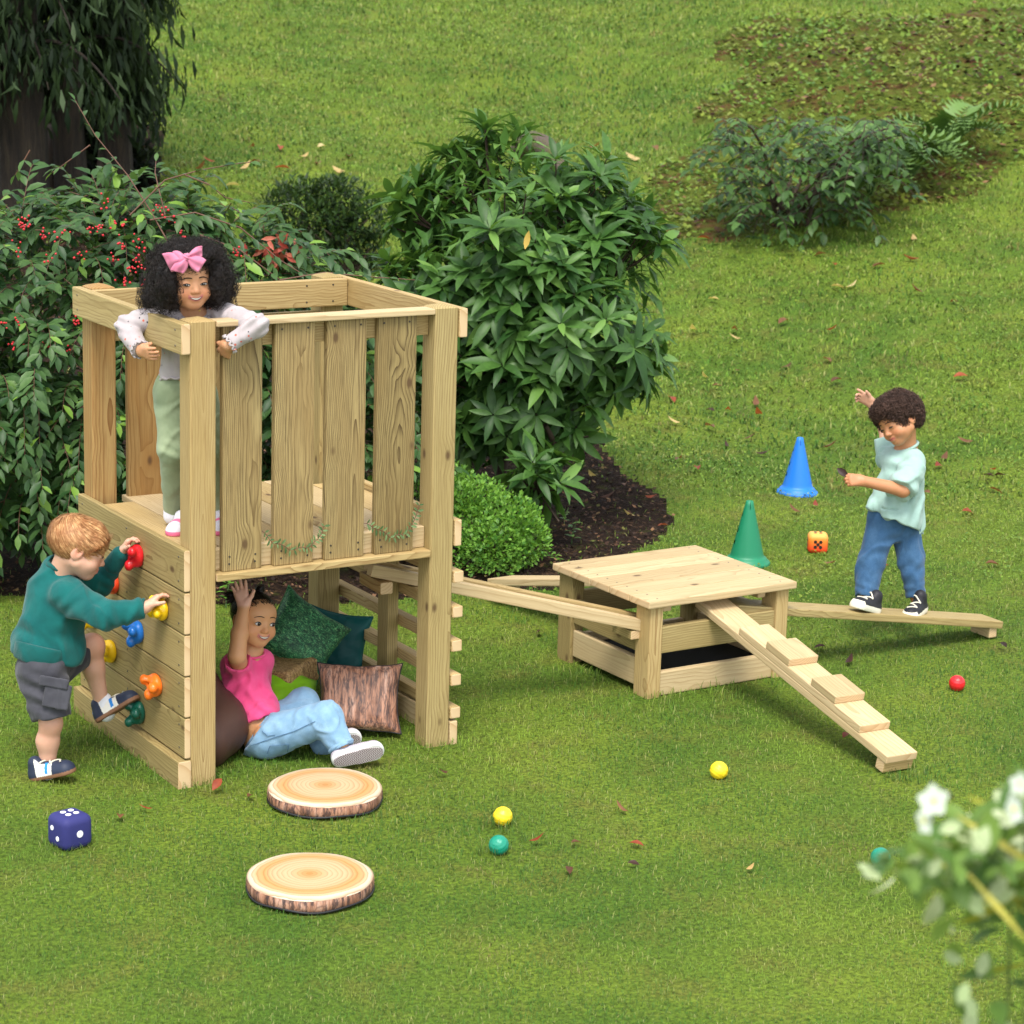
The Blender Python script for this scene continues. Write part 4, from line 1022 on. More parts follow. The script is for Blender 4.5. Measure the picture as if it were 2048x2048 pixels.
# --- leafy shrub and ferns on the bank
hb = thing('bank_shrub', 'leafy green shrub growing on the bank at the upper right', 'bush', gp(1600, 450))
HB = leaf_mat('bank_shrub_leaf', (.018, .052, .013), (.095, .190, .042), .42, .4); gd = depth(gp(1600, 450)); sc_ = gd/4752.; dirs = []; ups = []; LT = []; LS = []; tw = []
rr = np.random.default_rng(31); base = gp(1600, 455)
for k in range(165):
    a, b = rr.uniform(1415, 1800), rr.uniform(235, 440)
    if b > 300 and (a < 1415+(b-300)*.5 or a > 1800-(b-300)*.55): continue
    p = V(a, b, gd-.3+rr.uniform(-.5, .7)); t = np.array([0, 0, -.35])+CR*rr.uniform(-1, 1)-CF*rr.uniform(.1, 1); t /= np.linalg.norm(t)
    path = bez(p, p+t*40*sc_+np.array([0, 0, .1]), p+t*85*sc_-np.array([0, 0, 14*sc_]), 6); tw.append(tube(path, [.006, .005, .005, .004, .003, .002], 4))
    if k % 11 == 0: tw.append(tube(bez(base+CR*rr.uniform(-.2, .2), (base+p)/2+np.array([0, 0, .3]), p, 6), np.linspace(.02, .008, 6), 5))
    for i in range(1, 6):
        for sg in (-1, 1):
            sd = np.cross(t, (0, 0, 1))*sg; dirs.append(t*.6+sd+np.array([0, 0, rr.uniform(-.3, .2)])); ups.append(np.array([0, 0, 1.])+rr.normal(size=3)*.25); LT.append(path[i]); LS.append(rr.uniform(24, 40)*sc_*(1-.08*i))
    dirs.append(t); ups.append(np.array([0, 0, 1.])); LT.append(path[-1]); LS.append(34*sc_)
foliage(hb, leaf_tpl(.46, .2, .25, 3, .8), lookR(np.array(dirs), np.array(ups)), np.array(LT), np.array(LS), HB, 300, seed=9, cell=12)
v, f = join(tw); tag(link('stems', mesh('stems', v, f, [BARK]), hb), kind='stuff')
FN = leaf_mat('fern_frond', (.030, .075, .016), (.105, .190, .040), .5, .3)
def fern(px, py, size, n, label, tilt=0.):
    g = gp(px, py); o = thing('fern', label, 'fern', g, 'ferns on the bank'); tp_ = leaf_tpl(.26, .1, .3, 2)
    for k in range(n):
        a = rr.uniform(0, 6.28); out = CR*math.cos(a)+np.array([CF[0], CF[1], 0])*math.sin(a)*.9; L = size*rr.uniform(.7, 1.15)
        path = bez(g, g+out*L*.35+np.array([0, 0, L*.75]), g+out*L*.95+np.array([0, 0, L*rr.uniform(.15, .5)]), 16); dd_ = []; uu = []; TT2 = []; SS2 = []
        for i in range(2, 16):
            t = path[i]-path[i-1]; t /= np.linalg.norm(t); sd = np.cross(t, (0, 0, 1)); sd /= np.linalg.norm(sd)+1e-9
            for sg in (-1, 1): dd_.append(sd*sg+t*.45); uu.append(np.cross(sd, t)*-1); TT2.append(path[i]); SS2.append(L*.26*math.sin(math.pi*min(1, (i/15)*.9+.08))+.01)
        v, f = inst(tp_, lookR(np.array(dd_), np.array(uu)), np.array(TT2), np.array(SS2)); v2, f2 = tube(path, np.linspace(.006, .002, 16), 4); V2, F2 = join([(v, f), (v2, f2)])
        link('frond', mesh('frond', V2, F2, [FN], attrs={'rnd': np.full(len(V2), rr.random())}), o)
fern(1740, 395, .85, 16, 'large fern right of the bank shrub'); fern(1815, 372, .78, 14, 'right-hand fern at the end of the bank'); fern(1690, 420, .6, 12, 'low fern tucked under the bank shrub')
fern(1890, 320, .7, 12, 'upper fern at the top of the bank')

# --- conifers, upper left, with a dark evergreen thicket behind
CN = leaf_mat('conifer_spray', (.006, .016, .006), (.024, .046, .012), .6, .2)
CB = mat('conifer_bark', lambda n, b: (n.set(b.inputs['Base Color'], n.ramp(n.noise(n.scale(n.obj(), (9, 9, 1.1)), 3., 5., .7), [(.3, (.006, .004, .003)), (.5, (.020, .014, .009)), (.62, (.034, .024, .014)), (.75, (.026, .030, .012))])), n.bump(b, n.noise(n.scale(n.obj(), (9, 9, 1.1)), 3., 5., .7), 1., .04)), .9)
def conifer(px, py, rad, label, spread, seed, z0=1.25):
    g = gp(px, py); o = thing('conifer', label, 'tree', g, 'conifers at the upper left'); r = np.random.default_rng(seed); d = depth(g)
    H_ = 5.2; zs = np.linspace(-.1, H_, 14); path = g+np.stack([.03*np.sin(zs*2+seed), .02*np.cos(zs*1.7), zs], 1); v, f = tube(path, rad*np.linspace(1.25, .35, 14), 14)
    a = np.arctan2(v[:, 1]-g[1], v[:, 0]-g[0]); k = 1+.07*np.sin(a*7+v[:, 2]*1.3)+.04*np.sin(a*13-v[:, 2]*3)
    c = np.repeat(path, 14, 0); v = c+(v-c)*k[:, None]; link('trunk', mesh('trunk', v, f, [CB]), o, None)
    n = 110; tp_ = leaf_tpl(.22, .1, .45, 2); dd_ = []; uu = []; TT2 = []; SS2 = []; br = []
    for i in range(n):
        z = z0+(H_-z0)*(i/n)**1.1; a = r.uniform(0, 6.28); out = np.array([math.cos(a), math.sin(a), 0]); L = spread*(1-.72*(z-z0)/(H_-z0))*r.uniform(.6, 1.1); p = g+np.array([0, 0, z])
        path = bez(p, p+out*L*.5+np.array([0, 0, .25]), p+out*L-np.array([0, 0, L*r.uniform(.22, .5)]), 9); br.append(tube(path, np.linspace(.022, .005, 9), 5))
        for j in range(2, 9):
            t = path[j]-path[j-1]; t /= np.linalg.norm(t); sd = np.cross(t, (0, 0, 1))
            for q_ in range(14): dd_.append(t*.5+sd*r.uniform(-1.1, 1.1)+np.array([0, 0, -r.uniform(.2, 1.1)])); uu.append(np.array([0, 0, 1.])+r.normal(size=3)*.4); TT2.append(path[j]+r.normal(size=3)*.08); SS2.append(r.uniform(.07, .20))
    v, f = inst(tp_, lookR(np.array(dd_), np.array(uu)), np.array(TT2), np.array(SS2)); tag(link('crown', mesh('crown', v, f, [CN], attrs={'rnd': np.repeat(r.random(len(TT2)), 9)}), o), kind='stuff')
    v, f = join(br); tag(link('branches', mesh('branches', v, f, [CB]), o), kind='stuff')
conifer(40, 455, .165, 'thick conifer trunk at the far left edge', 1.0, 1, 1.05)
conifer(140, 425, .10, 'slender conifer trunk right of the thick one', .85, 2, .95)
conifer(238, 395, .10, 'conifer whose drooping sprays hang over the berried shrub', .42, 3, .75)
thk = thing('evergreen_thicket', 'near-black evergreen thicket behind the conifer trunks', 'hedge', gp(120, 380)); TH_ = leaf_mat('thicket_leaf', (.004, .009, .004), (.016, .028, .009), .6, .2)
gd = depth(gp(120, 380)); sc_ = gd/4752.
blobs = [(V(a, b, gd+dd), rp*sc_) for a, b, dd, rp in ((-120, 330, .4, 120), (20, 330, .6, 110), (120, 320, .6, 105), (220, 310, .6, 88), (270, 335, .3, 48), (-20, 200, 1., 130), (110, 190, 1., 130), (225, 190, 1., 100), (180, 380, .1, 60), (-230, 200, 1, 150))]
P, D, _ = on_blobs(blobs, 9000, 37, .55, (.4, 1.08)); foliage(thk, leaf_tpl(.4, .2, .2, 2), lookR(D+rr.normal(size=P.shape), np.array([0, 0, 1.])+0*P), P, rr.uniform(.07, .17, len(P)), TH_, 0, rest='foliage', seed=10)
for k, a in enumerate((-60, 90, 200)): v, f = tube(bez(gp(a, 400), gp(a, 400)+np.array([.05, 0, .6]), V(a+10, 250, gd+.7), 6), np.linspace(.05, .02, 6), 6); link('stem', mesh('stem', v, f, [BARK]), thk)
# hanging sprays in front of the trunks belong to the third conifer's crown
# --- white-flowered shrub, very near the camera at the lower right
wf = thing('flowering_shrub', 'white flowered shrub with pale leaves close to the camera, out of focus', 'bush', (*V(2010, 1900, 2.5)[:2], 0))
WL = leaf_mat('shrub_green_leaf', (.045, .12, .020), (.19, .30, .06), .45); WP = mat('white_petal', rough=.5, base=(.46, .52, .42)); WY = leaf_mat('shrub_yellow_blade', (.34, .36, .035), (.55, .50, .10), .45); WV = leaf_mat('shrub_pale_leaf', (.30, .42, .17), (.62, .68, .44), .45); YC = mat('flower_eye', rough=.6, base=(.62, .60, .08))
r = np.random.default_rng(44); dG = 2.5
GSTEM = mat('green_stem', rough=.6, base=(.10, .15, .03))
def in_shrub(n):
    o = []
    while len(o) < n:
        a, b = r.uniform(1690, 2230), r.uniform(1540, 2100) if len(o)%3 else r.uniform(1540, 1850); top = 1752-(a-1690)*.50 if a < 2048 else 1570-(a-2048)*.1
        if b < top+r.uniform(0, 25) or (b > 1790 and r.random() < .8) or (b > 1763 and a < 1850+(b-1763)*.25): continue
        o.append(V(a, b, dG+r.uniform(-.16, .22)))
    return np.array(o)
P = in_shrub(400); dv = r.normal(size=P.shape)+np.array([0, 0, .3]); foliage(wf, leaf_tpl(.5, .25, .2, 4), lookR(dv, np.array([0, 0, 1.])+r.normal(size=P.shape)*.3), P, r.uniform(.026, .050, len(P)), WL, 200, seed=11, cell=20)
P = in_shrub(170); dv = r.normal(size=P.shape); foliage(wf, leaf_tpl(.55, .25, .2, 4), lookR(dv, -CF+r.normal(size=P.shape)*.5), P, r.uniform(.022, .042, len(P)), WV, 80, name='pale_leaf', rest='pale_foliage', seed=12, cell=20)
P = in_shrub(60); dv = CR*r.uniform(-1, .6, (60, 1))+np.array([0, 0, 1.])*r.uniform(-.5, .5, (60, 1))-CF*r.uniform(-.5, .5, (60, 1)); P = P+CR*.06; foliage(wf, leaf_tpl(.07, .2, .5, 6), lookR(dv, -CF+0*P), P, r.uniform(.05, .10, 60), WY, 90, name='yellow_blade', rest='blades', seed=13, cell=6)
def flower(px, py, s, tilt):
    c = V(px, py, dG-.2)+np.array([0, 0, 0.]); fr = frame(-CF+CR*tilt+np.array([0, 0, .35]), (0, 0, 1))
    v, f = leaf_tpl(.85, .1, -.12, 4); vs = []
    for k in range(5):
        a = 2*math.pi*k/5+px; dv = fr[:, 0]*math.cos(a)+fr[:, 1]*math.sin(a); vs.append(inst((v, f), lookR(dv[None], fr[:, 2][None]), c[None], np.array([s])))
    VV, FF = join(vs); fl = link('flower', mesh('flower', VV, FF, [WP]), wf)
    S2 = Sdf(.0016); S2.ell((0, 0, 0), (s*.16,)*3); a, b = S2.build(); link('eye', mesh('eye', a, b, [YC]), fl, Matrix.Translation((c+fr[:, 2]*s*.06).tolist()))
for a in ((1868, 1602, .017, -.7), (1846, 1642, .015, 1.2), (2026, 1618, .016, 1.1), (2040, 1568, .012, -1.0)): flower(*a)
tw = []
for k in range(7):
    a = r.uniform(2020, 2280); e = V(a, r.uniform(1700, 1850), dG+r.uniform(-.1, .15)); s_ = np.array([*V(2180+r.normal()*40, 1900, dG)[:2], 0]); v, f = tube(bez(s_, s_*.4+e*.6+np.array([0, 0, -.15]), e, 8), np.linspace(.006, .002, 8), 6); link('stem', mesh('stem', v, f, [GSTEM]), wf)

# --- garlands, weeds, fallen leaves, stick, log
GL = leaf_mat('garland_leaf', (.06, .12, .04), (.20, .30, .13), .45)
def garland(pts, y, label):
    p = np.array([onp(a, b, 1, y) for a, b in pts]); o = thing('leaf_garland', label, 'garland', p[0], 'leafy garlands hung on the slats'); q_ = []
    for i in range(len(p)-1): q_ += [p[i]+(p[i+1]-p[i])*t for t in (0, .25, .5, .75)]
    q_ = np.array(q_+[p[-1]]); q_[:, 2] += .004*np.sin(np.arange(len(q_))*1.3); v, f = tube(q_, .0013, 5); link('stem', mesh('stem', v, f, [TWIG]), o)
    me = mesh('leaf', *leaf_tpl(.36, .25, .2, 3), [GL], attrs={'rnd': np.full(12, .5)})
    for i in range(1, len(q_)):
        for sg in (-1, 1):
            t = q_[i]-q_[i-1]; t /= np.linalg.norm(t); dv = t*.5+np.array([0, -.35, 0])+np.cross(t, (0, 1, 0))*sg; link('leaf', me, o, M4(lookR(dv[None], np.array([[.2, -1., .3]]))[0], q_[i], r.uniform(.017, .028)))
garland([(524, 1062), (545, 1084), (580, 1098), (612, 1096), (636, 1080), (648, 1054)], .010, 'leafy garland looped across the second slat')
garland([(728, 1047), (752, 1056), (780, 1073), (806, 1070), (826, 1048), (838, 1012)], .010, 'leafy garland looped across the last slat by the right post')
def weed(px, py, h, n, label):
    g = gp(px, py); o = thing('weed', label, 'weed', g, 'weeds in the soil bed'); v, f = tube(bez(g, g+np.array([0, 0, h*.5]), g+CR*.02+np.array([0, 0, h]), 5), [.003, .003, .0025, .002, .0015], 5); link('stem', mesh('stem', v, f, [GL]), o)
    me = mesh('leaf', *leaf_tpl(.36, .25, .3, 3), [BX], attrs={'rnd': np.full(12, .5)})
    for k in range(n): a = k*2.4; dv = CR*math.cos(a)+np.array([CF[0], CF[1], 0])*math.sin(a)+np.array([0, 0, .35]); link('leaf', me, o, M4(lookR(dv[None], np.array([[0, 0, 1.]]))[0], g+np.array([0, 0, h*(.25+.75*k/n)]), r.uniform(.035, .055)*(.9 if h < .1 else 1.1)))
weed(1128, 1050, .09, 8, 'small weed on the soil right of the box bush'); weed(1143, 1088, .11, 9, 'taller weed on the soil behind the table'); weed(452, 1215, .13, 11, 'leafy weed behind the waving hand'); weed(470, 1235, .09, 8, 'low weed between the front post and the girl')
weed(1075, 1120, .05, 9, 'spreading weed at the soil edge behind the beam'); weed(1110, 1125, .05, 8, 'small weed beside the table\'s back corner'); weed(700, 1205, .04, 6, 'tiny weed at the soil edge behind the cushions')
FLB = leaf_mat('fallen_brown_leaf', (.10, .040, .020), (.22, .10, .045), .55, .3); FLR = leaf_mat('fallen_red_leaf', (.22, .035, .018), (.36, .09, .035), .55, .3); FLY = leaf_mat('fallen_pale_leaf', (.46, .30, .11), (.62, .52, .26), .55, .3); FLD = leaf_mat('fallen_dark_leaf', (.030, .014, .012), (.07, .03, .022), .5, .3)
tpl = [leaf_tpl(.5, .55, .25, 4, 1, .02), leaf_tpl(.42, -.5, -.3, 4, .9, .02)]
FM = {k: [mesh('fallen_leaf', *t, [m_], attrs={'rnd': np.full(15, .3)}) for t in tpl] for k, m_ in (('brown', FLB), ('russet', FLR), ('pale yellow', FLY), ('dark', FLD))}
def fallen(px, py, kind, label, size=None, up=.0, ang=None):
    g = gp(px, py); a = r.uniform(0, 6.28) if ang is None else ang; s = (size or r.uniform(21, 34))*depth(g)/4752.
    dv = np.array([math.cos(a), math.sin(a), r.uniform(-.1, .35)+up]); o = link('fallen_leaf', FM[kind][r.integers(0, 2)], None, M4(lookR(dv[None], np.array([[r.uniform(-.4, .4), r.uniform(-.4, .4), 1.]]))[0], g+np.array([0, 0, .020+.0012*max(0, depth(g)-8)]), s)); tag(o, label, 'leaf', 'fallen leaves on the grass')
LMK = [('the blue cone', 1594, 940), ('the green cone', 1493, 1070), ('the orange die', 1634, 1090), ('the walking boy\'s head', 1790, 810), ('the walking boy\'s shirt', 1790, 960), ('the walking boy\'s jeans', 1790, 1110), ('the red ball', 1913, 1371), ('the single yellow ball', 1437, 1547), ('the paired balls', 1000, 1680),
    ('the play table', 1300, 1230), ('the stepped ramp', 1640, 1380), ('the right beam\'s end', 1980, 1250), ('the bank shrub', 1620, 420), ('the small shrub', 640, 440), ('the big bush', 1080, 620), ('the ferns', 1780, 380), ('the navy die', 140, 1665), ('the nearer tower post', 407, 1570), ('the far tower post', 880, 1490), ('the white flowered shrub', 1870, 1680), ('the round cushion by the girl', 655, 1590)]
_seen = set()
fallen(425, 1592, 'russet', 'large russet fallen leaf at the foot of the front tower post', 36, .5, .4)
for k, (a, b, kd) in enumerate([(1394, 484, 'russet'), (1830, 486, 'pale yellow'), (1838, 524, 'russet'), (1670, 539, 'russet'), (1652, 515, 'brown'), (1770, 537, 'brown'), (1847, 592, 'brown'), (1915, 612, 'brown'), (1660, 580, 'pale yellow'), (1690, 582, 'pale yellow'), (1416, 606, 'pale yellow'), (1470, 665, 'brown'), (1652, 667, 'russet'), (1480, 684, 'pale yellow'), (1390, 666, 'pale yellow'), (1576, 648, 'brown'), (1646, 724, 'brown'), (1563, 742, 'brown'), (1682, 767, 'brown'), (1906, 763, 'russet'), (1416, 763, 'pale yellow'), (1473, 750, 'brown'), (1423, 780, 'brown'), (1337, 802, 'russet'), (1520, 836, 'russet'), (1455, 826, 'russet'), (1428, 831, 'dark'), (1513, 818, 'brown'), (1360, 853, 'pale yellow'), (1410, 860, 'brown'), (1487, 885, 'brown'), (1511, 913, 'dark'), (1362, 925, 'brown'), (1393, 942, 'russet'), (1457, 901, 'dark'), (1645, 902, 'brown'), (1870, 941, 'russet'), (1885, 926, 'brown'), (1945, 890, 'brown'), (1980, 945, 'russet'), (1965, 959, 'dark'), (2010, 960, 'dark'), (1860, 995, 'brown'), (1977, 985, 'brown'), (1632, 1020, 'russet'), (1600, 1032, 'brown'), (1646, 1132, 'brown'), (1776, 1140, 'russet'), (1924, 1031, 'russet'), (1651, 1303, 'dark'), (1970, 1136, 'brown'), (2012, 1305, 'dark'), (1697, 1478, 'russet'), (1692, 1335, 'dark'), (1058, 1692, 'russet'), (1142, 1697, 'brown'), (1258, 1697, 'russet'), (1136, 1745, 'brown'), (1255, 1737, 'dark'), (1492, 1750, 'pale yellow'), (1255, 1633, 'brown'), (305, 1627, 'russet'), (240, 1648, 'brown'), (495, 1597, 'brown'), (1270, 1372, 'dark'), (895, 1553, 'brown'), (1060, 1229, 'dark'), (1076, 1269, 'dark'), (430, 330, 'russet'), (480, 345, 'pale yellow'), (520, 330, 'brown'), (560, 300, 'russet'), (600, 320, 'pale yellow'), (640, 335, 'brown'), (450, 380, 'pale yellow'), (390, 345, 'brown'), (500, 300, 'brown'), (580, 345, 'russet'), (700, 320, 'brown'), (650, 300, 'pale yellow'), (690, 350, 'pale yellow'), (1305, 300, 'brown'), (1280, 325, 'pale yellow'), (1180, 300, 'brown'), (1250, 980, 'brown'), (1290, 1000, 'russet'), (1200, 1002, 'brown'), (1270, 1040, 'pale yellow'), (1335, 1060, 'russet'), (1190, 960, 'pale yellow')]):
    cand = sorted((math.hypot((a-x)*1., (b-y)*1.6), n_, x, y) for n_, x, y in LMK)
    for dd_, n_, x, y in cand:
        dx, dy = a-x, b-y
        side_ = ('right of' if dx > 0 else 'left of') if abs(dx) > abs(dy)*1.3 else ('in front of' if dy > 0 else 'behind')
        far_ = 'close' if dd_ < 70 else 'well' if dd_ > 150 else 'a little'
        lab = f'{kd} fallen leaf {far_} {side_} {n_}'
        if lab not in _seen: break
    _seen.add(lab); fallen(a, b, kd, lab)
st = ground(np.array([-40., 30, 75, 118]), np.array([1040., 1056, 1072, 1086]))+np.array([0, 0, .02]); v, f = tube(st, [.008, .011, .010, .007], 7); tag(link('stick', mesh('stick', v, f, [mat('stick_bark', rough=.8, base=(.16, .11, .07))])), 'bare stick lying on the soil left of the climbing boy', 'stick')
g1, g2 = gp(1040, 310), gp(1130, 345); v, f = tube(bez(g1+np.array([0, 0, .03]), (g1+g2)/2+np.array([0, 0, .30]), g2+np.array([0, 0, -.03]), 10), [.10, .12, .12, .11, .1, .1, .09, .09, .08, .07], 10)
MOSS = mat('mossy_bark', lambda n, b: (n.set(b.inputs['Base Color'], n.mix(n.map(n.noise(n.pos(), 5., 4.), .4, .6, 0., 1.), (.09, .065, .055), (.07, .085, .018))), n.bump(b, n.noise(n.pos(), 30., 4.), .8, .03)), .9)
tag(link('fallen_log', mesh('fallen_log', v, f, [MOSS])), 'mossy fallen log behind the top of the rhododendron', 'log')
# ------------------------------------------------------------------ children
def skin_mat(name, rough=.48):
    def f(n, b):
        c = n.new('ShaderNodeAttribute', attribute_name='Col').outputs['Color']; w = n.noise(n.pos(), 45., 3.)
        n.set(b.inputs['Base Color'], n.mix(n.map(w, .35, .65, 0., .12), c, n.mix(1., c, (.80, .62, .55), 'MULTIPLY')))
        b.inputs['Subsurface Weight'].default_value = .12; b.inputs['Subsurface Radius'].default_value = (.9, .35, .2); b.inputs['Subsurface Scale'].default_value = .006
        n.bump(b, n.noise(n.pos(), 420., 2.), .06, .001)
    return mat(name, f, rough, spec=.35)
def col_mat(name, rough=.6, weave=0.):
    def f(n, b):
        c = n.new('ShaderNodeAttribute', attribute_name='Col').outputs['Color']; w = n.noise(n.pos(), 60., 3.)
        n.set(b.inputs['Base Color'], n.mix(n.map(w, .35, .65, 0., .18), c, n.mix(1., c, (.7, .7, .7), 'MULTIPLY')))
        if weave: n.bump(b, n.noise(n.pos(), 900., 2.), weave, .0015)
    return mat(name, f, rough, spec=.3)
def fabric(name, c, rough=.85, c2=None, sc_=16., weave=.25, extra=None, wrinkle=.5):
    def f(n, b):
        p = n.pos(); col = n.mix(n.map(n.noise(p, sc_, 3.), .35, .65, 0., 1.), c, c2 or tuple(v*.85 for v in c))
        if extra: col = extra(n, col)
        wr = n.noise(n.scale(p, (1., 1., .7)), 13., 2., .5, .5)
        h_ = n.math('ADD', wr, n.math('MULTIPLY', n.noise(p, 1100., 2.), weave*.12))
        n.set(b.inputs['Base Color'], col); n.bump(b, h_, wrinkle, .022)
        b.inputs['Sheen Weight'].default_value = .15
    return mat(name, f, rough, spec=.15)
COLM = col_mat('shoe_materials', .55)
def hframe(fwd, up):
    f = np.array(fwd, float); f /= np.linalg.norm(f); u = np.array(up, float); u -= f*(u@f); u /= np.linalg.norm(u)
    return np.stack([np.cross(f, u), f, u], 1)      # columns: the person's right, forward, up
def head_sdf(S, C, R, s, smile=True, jaw=1.0):
    L = lambda x, y, z: C+R @ (np.array([x, y, z])*s)
    E = lambda c, r, k=.012, op='add', rot=None: S.ell(L(*c), np.array(r)*s, R if rot is None else R @ rot, k*s, op)
    K = lambda a, b, ra, rb, k=.01, op='add': S.cap(L(*a), L(*b), ra*s, rb*s, k*s, op)
    E((0, -.014, .024), (.0705, .087, .072)); E((0, .028, .030), (.060, .051, .048), .02); E((0, .024, -.020), (.0585*jaw, .056, .060), .02)
    for q in (-1, 1):
        E((q*.033, .044, -.034), (.030*jaw, .029, .027), .016); K((q*.046*jaw, .004, -.042), (q*.012, .048, -.068), .021, .018, .022)
        E((q*.0705, -.010, -.010), (.0075, .019, .027), .006, 'add', roty(q*.12) @ rotx(-.15)); E((q*.079, -.004, -.008), (.006, .010, .016), .004, 'cut')
    E((0, .054, -.066), (.020, .018, .016), .018)
    for q in (-1, 1): E((q*.030, .090, .005), (.016, .014, .010), .012, 'cut')
    for q in (-1, 1): E((q*.029, .064, .002), (.0155, .0125, .0125), .007)
    K((0, .074, .000), (0, .084, -.019), .0058, .0088, .012); E((0, .0875, -.0235), (.0090, .0080, .0072), .006)
    for q in (-1, 1): E((q*.0098, .081, -.0258), (.0064, .0072, .0056), .005); E((q*.0050, .0865, -.0305), (.0032, .0032, .002), .002, 'cut')
    E((0, .074, -.0435), (.020, .0095, .0060), .009); E((0, .074, -.0535), (.015, .0095, .0058), .008)
def mouth_pts(s=1., smile=True):
    w = .0235 if smile else .0135; k = .0090 if smile else .0015; zz = -.0490 if smile else -.0485
    return [(w*t, zz+k*t*t) for t in np.linspace(-1, 1, 13)]
def colour_head(P, C, R, s, base, lip, blush=.35, smile=True, brow=None):
    l = ((P-C) @ R)/s; c = np.tile(np.array(base), (len(P), 1)); front = np.clip((l[:, 1]-.03)/.02, 0, 1)
    for q in (-1, 1):
        g = np.exp(-((l[:, 0]-q*.034)**2+(l[:, 2]+.030)**2)/.018**2)*front*blush; c = c*(1-g[:, None])+g[:, None]*(np.array(base)*np.array([1.12, .66, .62]))
        g = np.exp(-((l[:, 0]-q*.071)**2+(l[:, 2]+.008)**2+(l[:, 1]+.01)**2)/.02**2)*.30*(blush/.35); c = c*(1-g[:, None])+g[:, None]*(np.array(base)*np.array([1.05, .60, .52]))
    g = np.exp(-(l[:, 0]**2+(l[:, 2]+.025)**2)/.012**2)*front*.22; c = c*(1-g[:, None])+g[:, None]*(np.array(base)*np.array([1.05, .72, .68]))
    m_ = np.array(mouth_pts(1., smile)); dd = np.min(np.hypot(l[:, 0, None]-m_[None, :, 0], (l[:, 2, None]-m_[None, :, 1])*1.15+.001), 1)
    g = np.clip((.0088-dd)/.003, 0, 1)*front*(np.abs(l[:, 0]) < .026); c = c*(1-g[:, None])+g[:, None]*np.array(lip)
    return c
class Face:
    """finds the skin's depth under a point of the face, to seat eyes, brows, lips and teeth on it"""
    def __init__(s, P, C, R, sc): s.C, s.R, s.s = C, R, sc; l = ((P-C) @ R)/sc; s.l = l[(l[:, 1] > .015)]
    def y(s, x, z):
        d = (s.l[:, 0]-x)**2+(s.l[:, 2]-z)**2; i = np.argsort(d)[:12]; i = i[d[i] < max(d[i[0]]*4, 9e-6)]; return float(np.max(s.l[i, 1]))
    def w(s, x, z, out=0.): return s.C+s.R @ (np.array([x, s.y(x, z)+out, z])*s.s)
EYE_M = mat('eye', lambda n, b: n.set(b.inputs['Base Color'], n.new('ShaderNodeAttribute', attribute_name='Col').outputs['Color']), .28, spec=.35)
LASH = mat('lash', rough=.6, base=(.010, .006, .005)); TEETH = mat('teeth', rough=.25, base=(.60, .57, .50)); MOUTH = mat('mouth_inside', rough=.6, base=(.10, .018, .018))
def eyes(root, F, iris, gaze=(0, 0), open_=1.0, tilt=.08, lid=None, only=(-1, 1)):
    for q in only:
        cx, cz = q*.0300, -.0005; n1, n2 = 17, 9; vs = []; cs = []
        w = .0128; hu, hd = .0066*open_, .0054*open_
        for i in range(n1):
            t = -1+2*i/(n1-1); up_ = hu*(1-t*t)**.75; dn = -hd*(1-t*t)**.85; zc = tilt*t*w*q*1.0
            for j in range(n2):
                u_ = j/(n2-1); x = t*w; z = dn+(up_-dn)*u_; bul = .0030*(1-t*t)*(1-(2*u_-1)**2*.4)
                vs.append((cx+x, z+cz+zc, bul)); dx, dz = x-gaze[0]*.006, z-gaze[1]*.004; d = math.hypot(dx, dz)
                c = (.58, .55, .53)
                if d < .0070: c = iris
                if d < .0026: c = (.004, .004, .004)
                if math.hypot(dx+.0018, dz-.002) < .0012: c = (.95, .95, .95)  # catchlight painted as a white spot into the eye's vertex colour
                if abs(t) > .86: c = (.55, .34, .30)
                cs.append(c)
        y0 = max(F.y(cx, cz), F.y(cx-.006*q, cz))-.0006
        P = np.array([F.C+F.R @ (np.array([x, y0+b+(-.0022*(abs(x)-.0295)/.0118 if abs(x) > .0295 else 0), z])*F.s) for x, z, b in vs])
        f = np.array([[i*n2+j, (i+1)*n2+j, (i+1)*n2+j+1, i*n2+j+1] for i in range(n1-1) for j in range(n2-1)])
        e = link('eye', mesh('eye', P, f, [EYE_M], cols=np.array(cs)), root)
        up = np.array([P[i*n2+n2-1] for i in range(n1)])+F.R[:, 1]*.0012; v, f = tube(up, np.array([.0008+.0011*math.sin(math.pi*i/(n1-1)) for i in range(n1)])*F.s, 5); link('eyelashes', mesh('eyelashes', v, f, [LASH]), e)
        dn = np.array([P[i*n2] for i in range(n1)])+F.R[:, 1]*.0008; v, f = tube(dn, .0006*F.s, 4); link('lower_lashes', mesh('lower_lashes', v, f, [lid or LASH]), e)
def brows(root, F, mt, th=.0016, z=.0205, arch=.004, only=(-1, 1)):
    for q in only:
        p = np.array([F.w(q*(.012+.033*t), z+arch*math.sin(math.pi*min(1, t*.85+.1))-.0035*t*t, .0006) for t in np.linspace(0, 1, 9)])
        v, f = tube(p, np.array([th*(.7+.6*math.sin(math.pi*min(1, .15+t*.9))) for t in np.linspace(0, 1, 9)])*F.s, 6); link('eyebrow', mesh('eyebrow', v, f, [mt]), root)
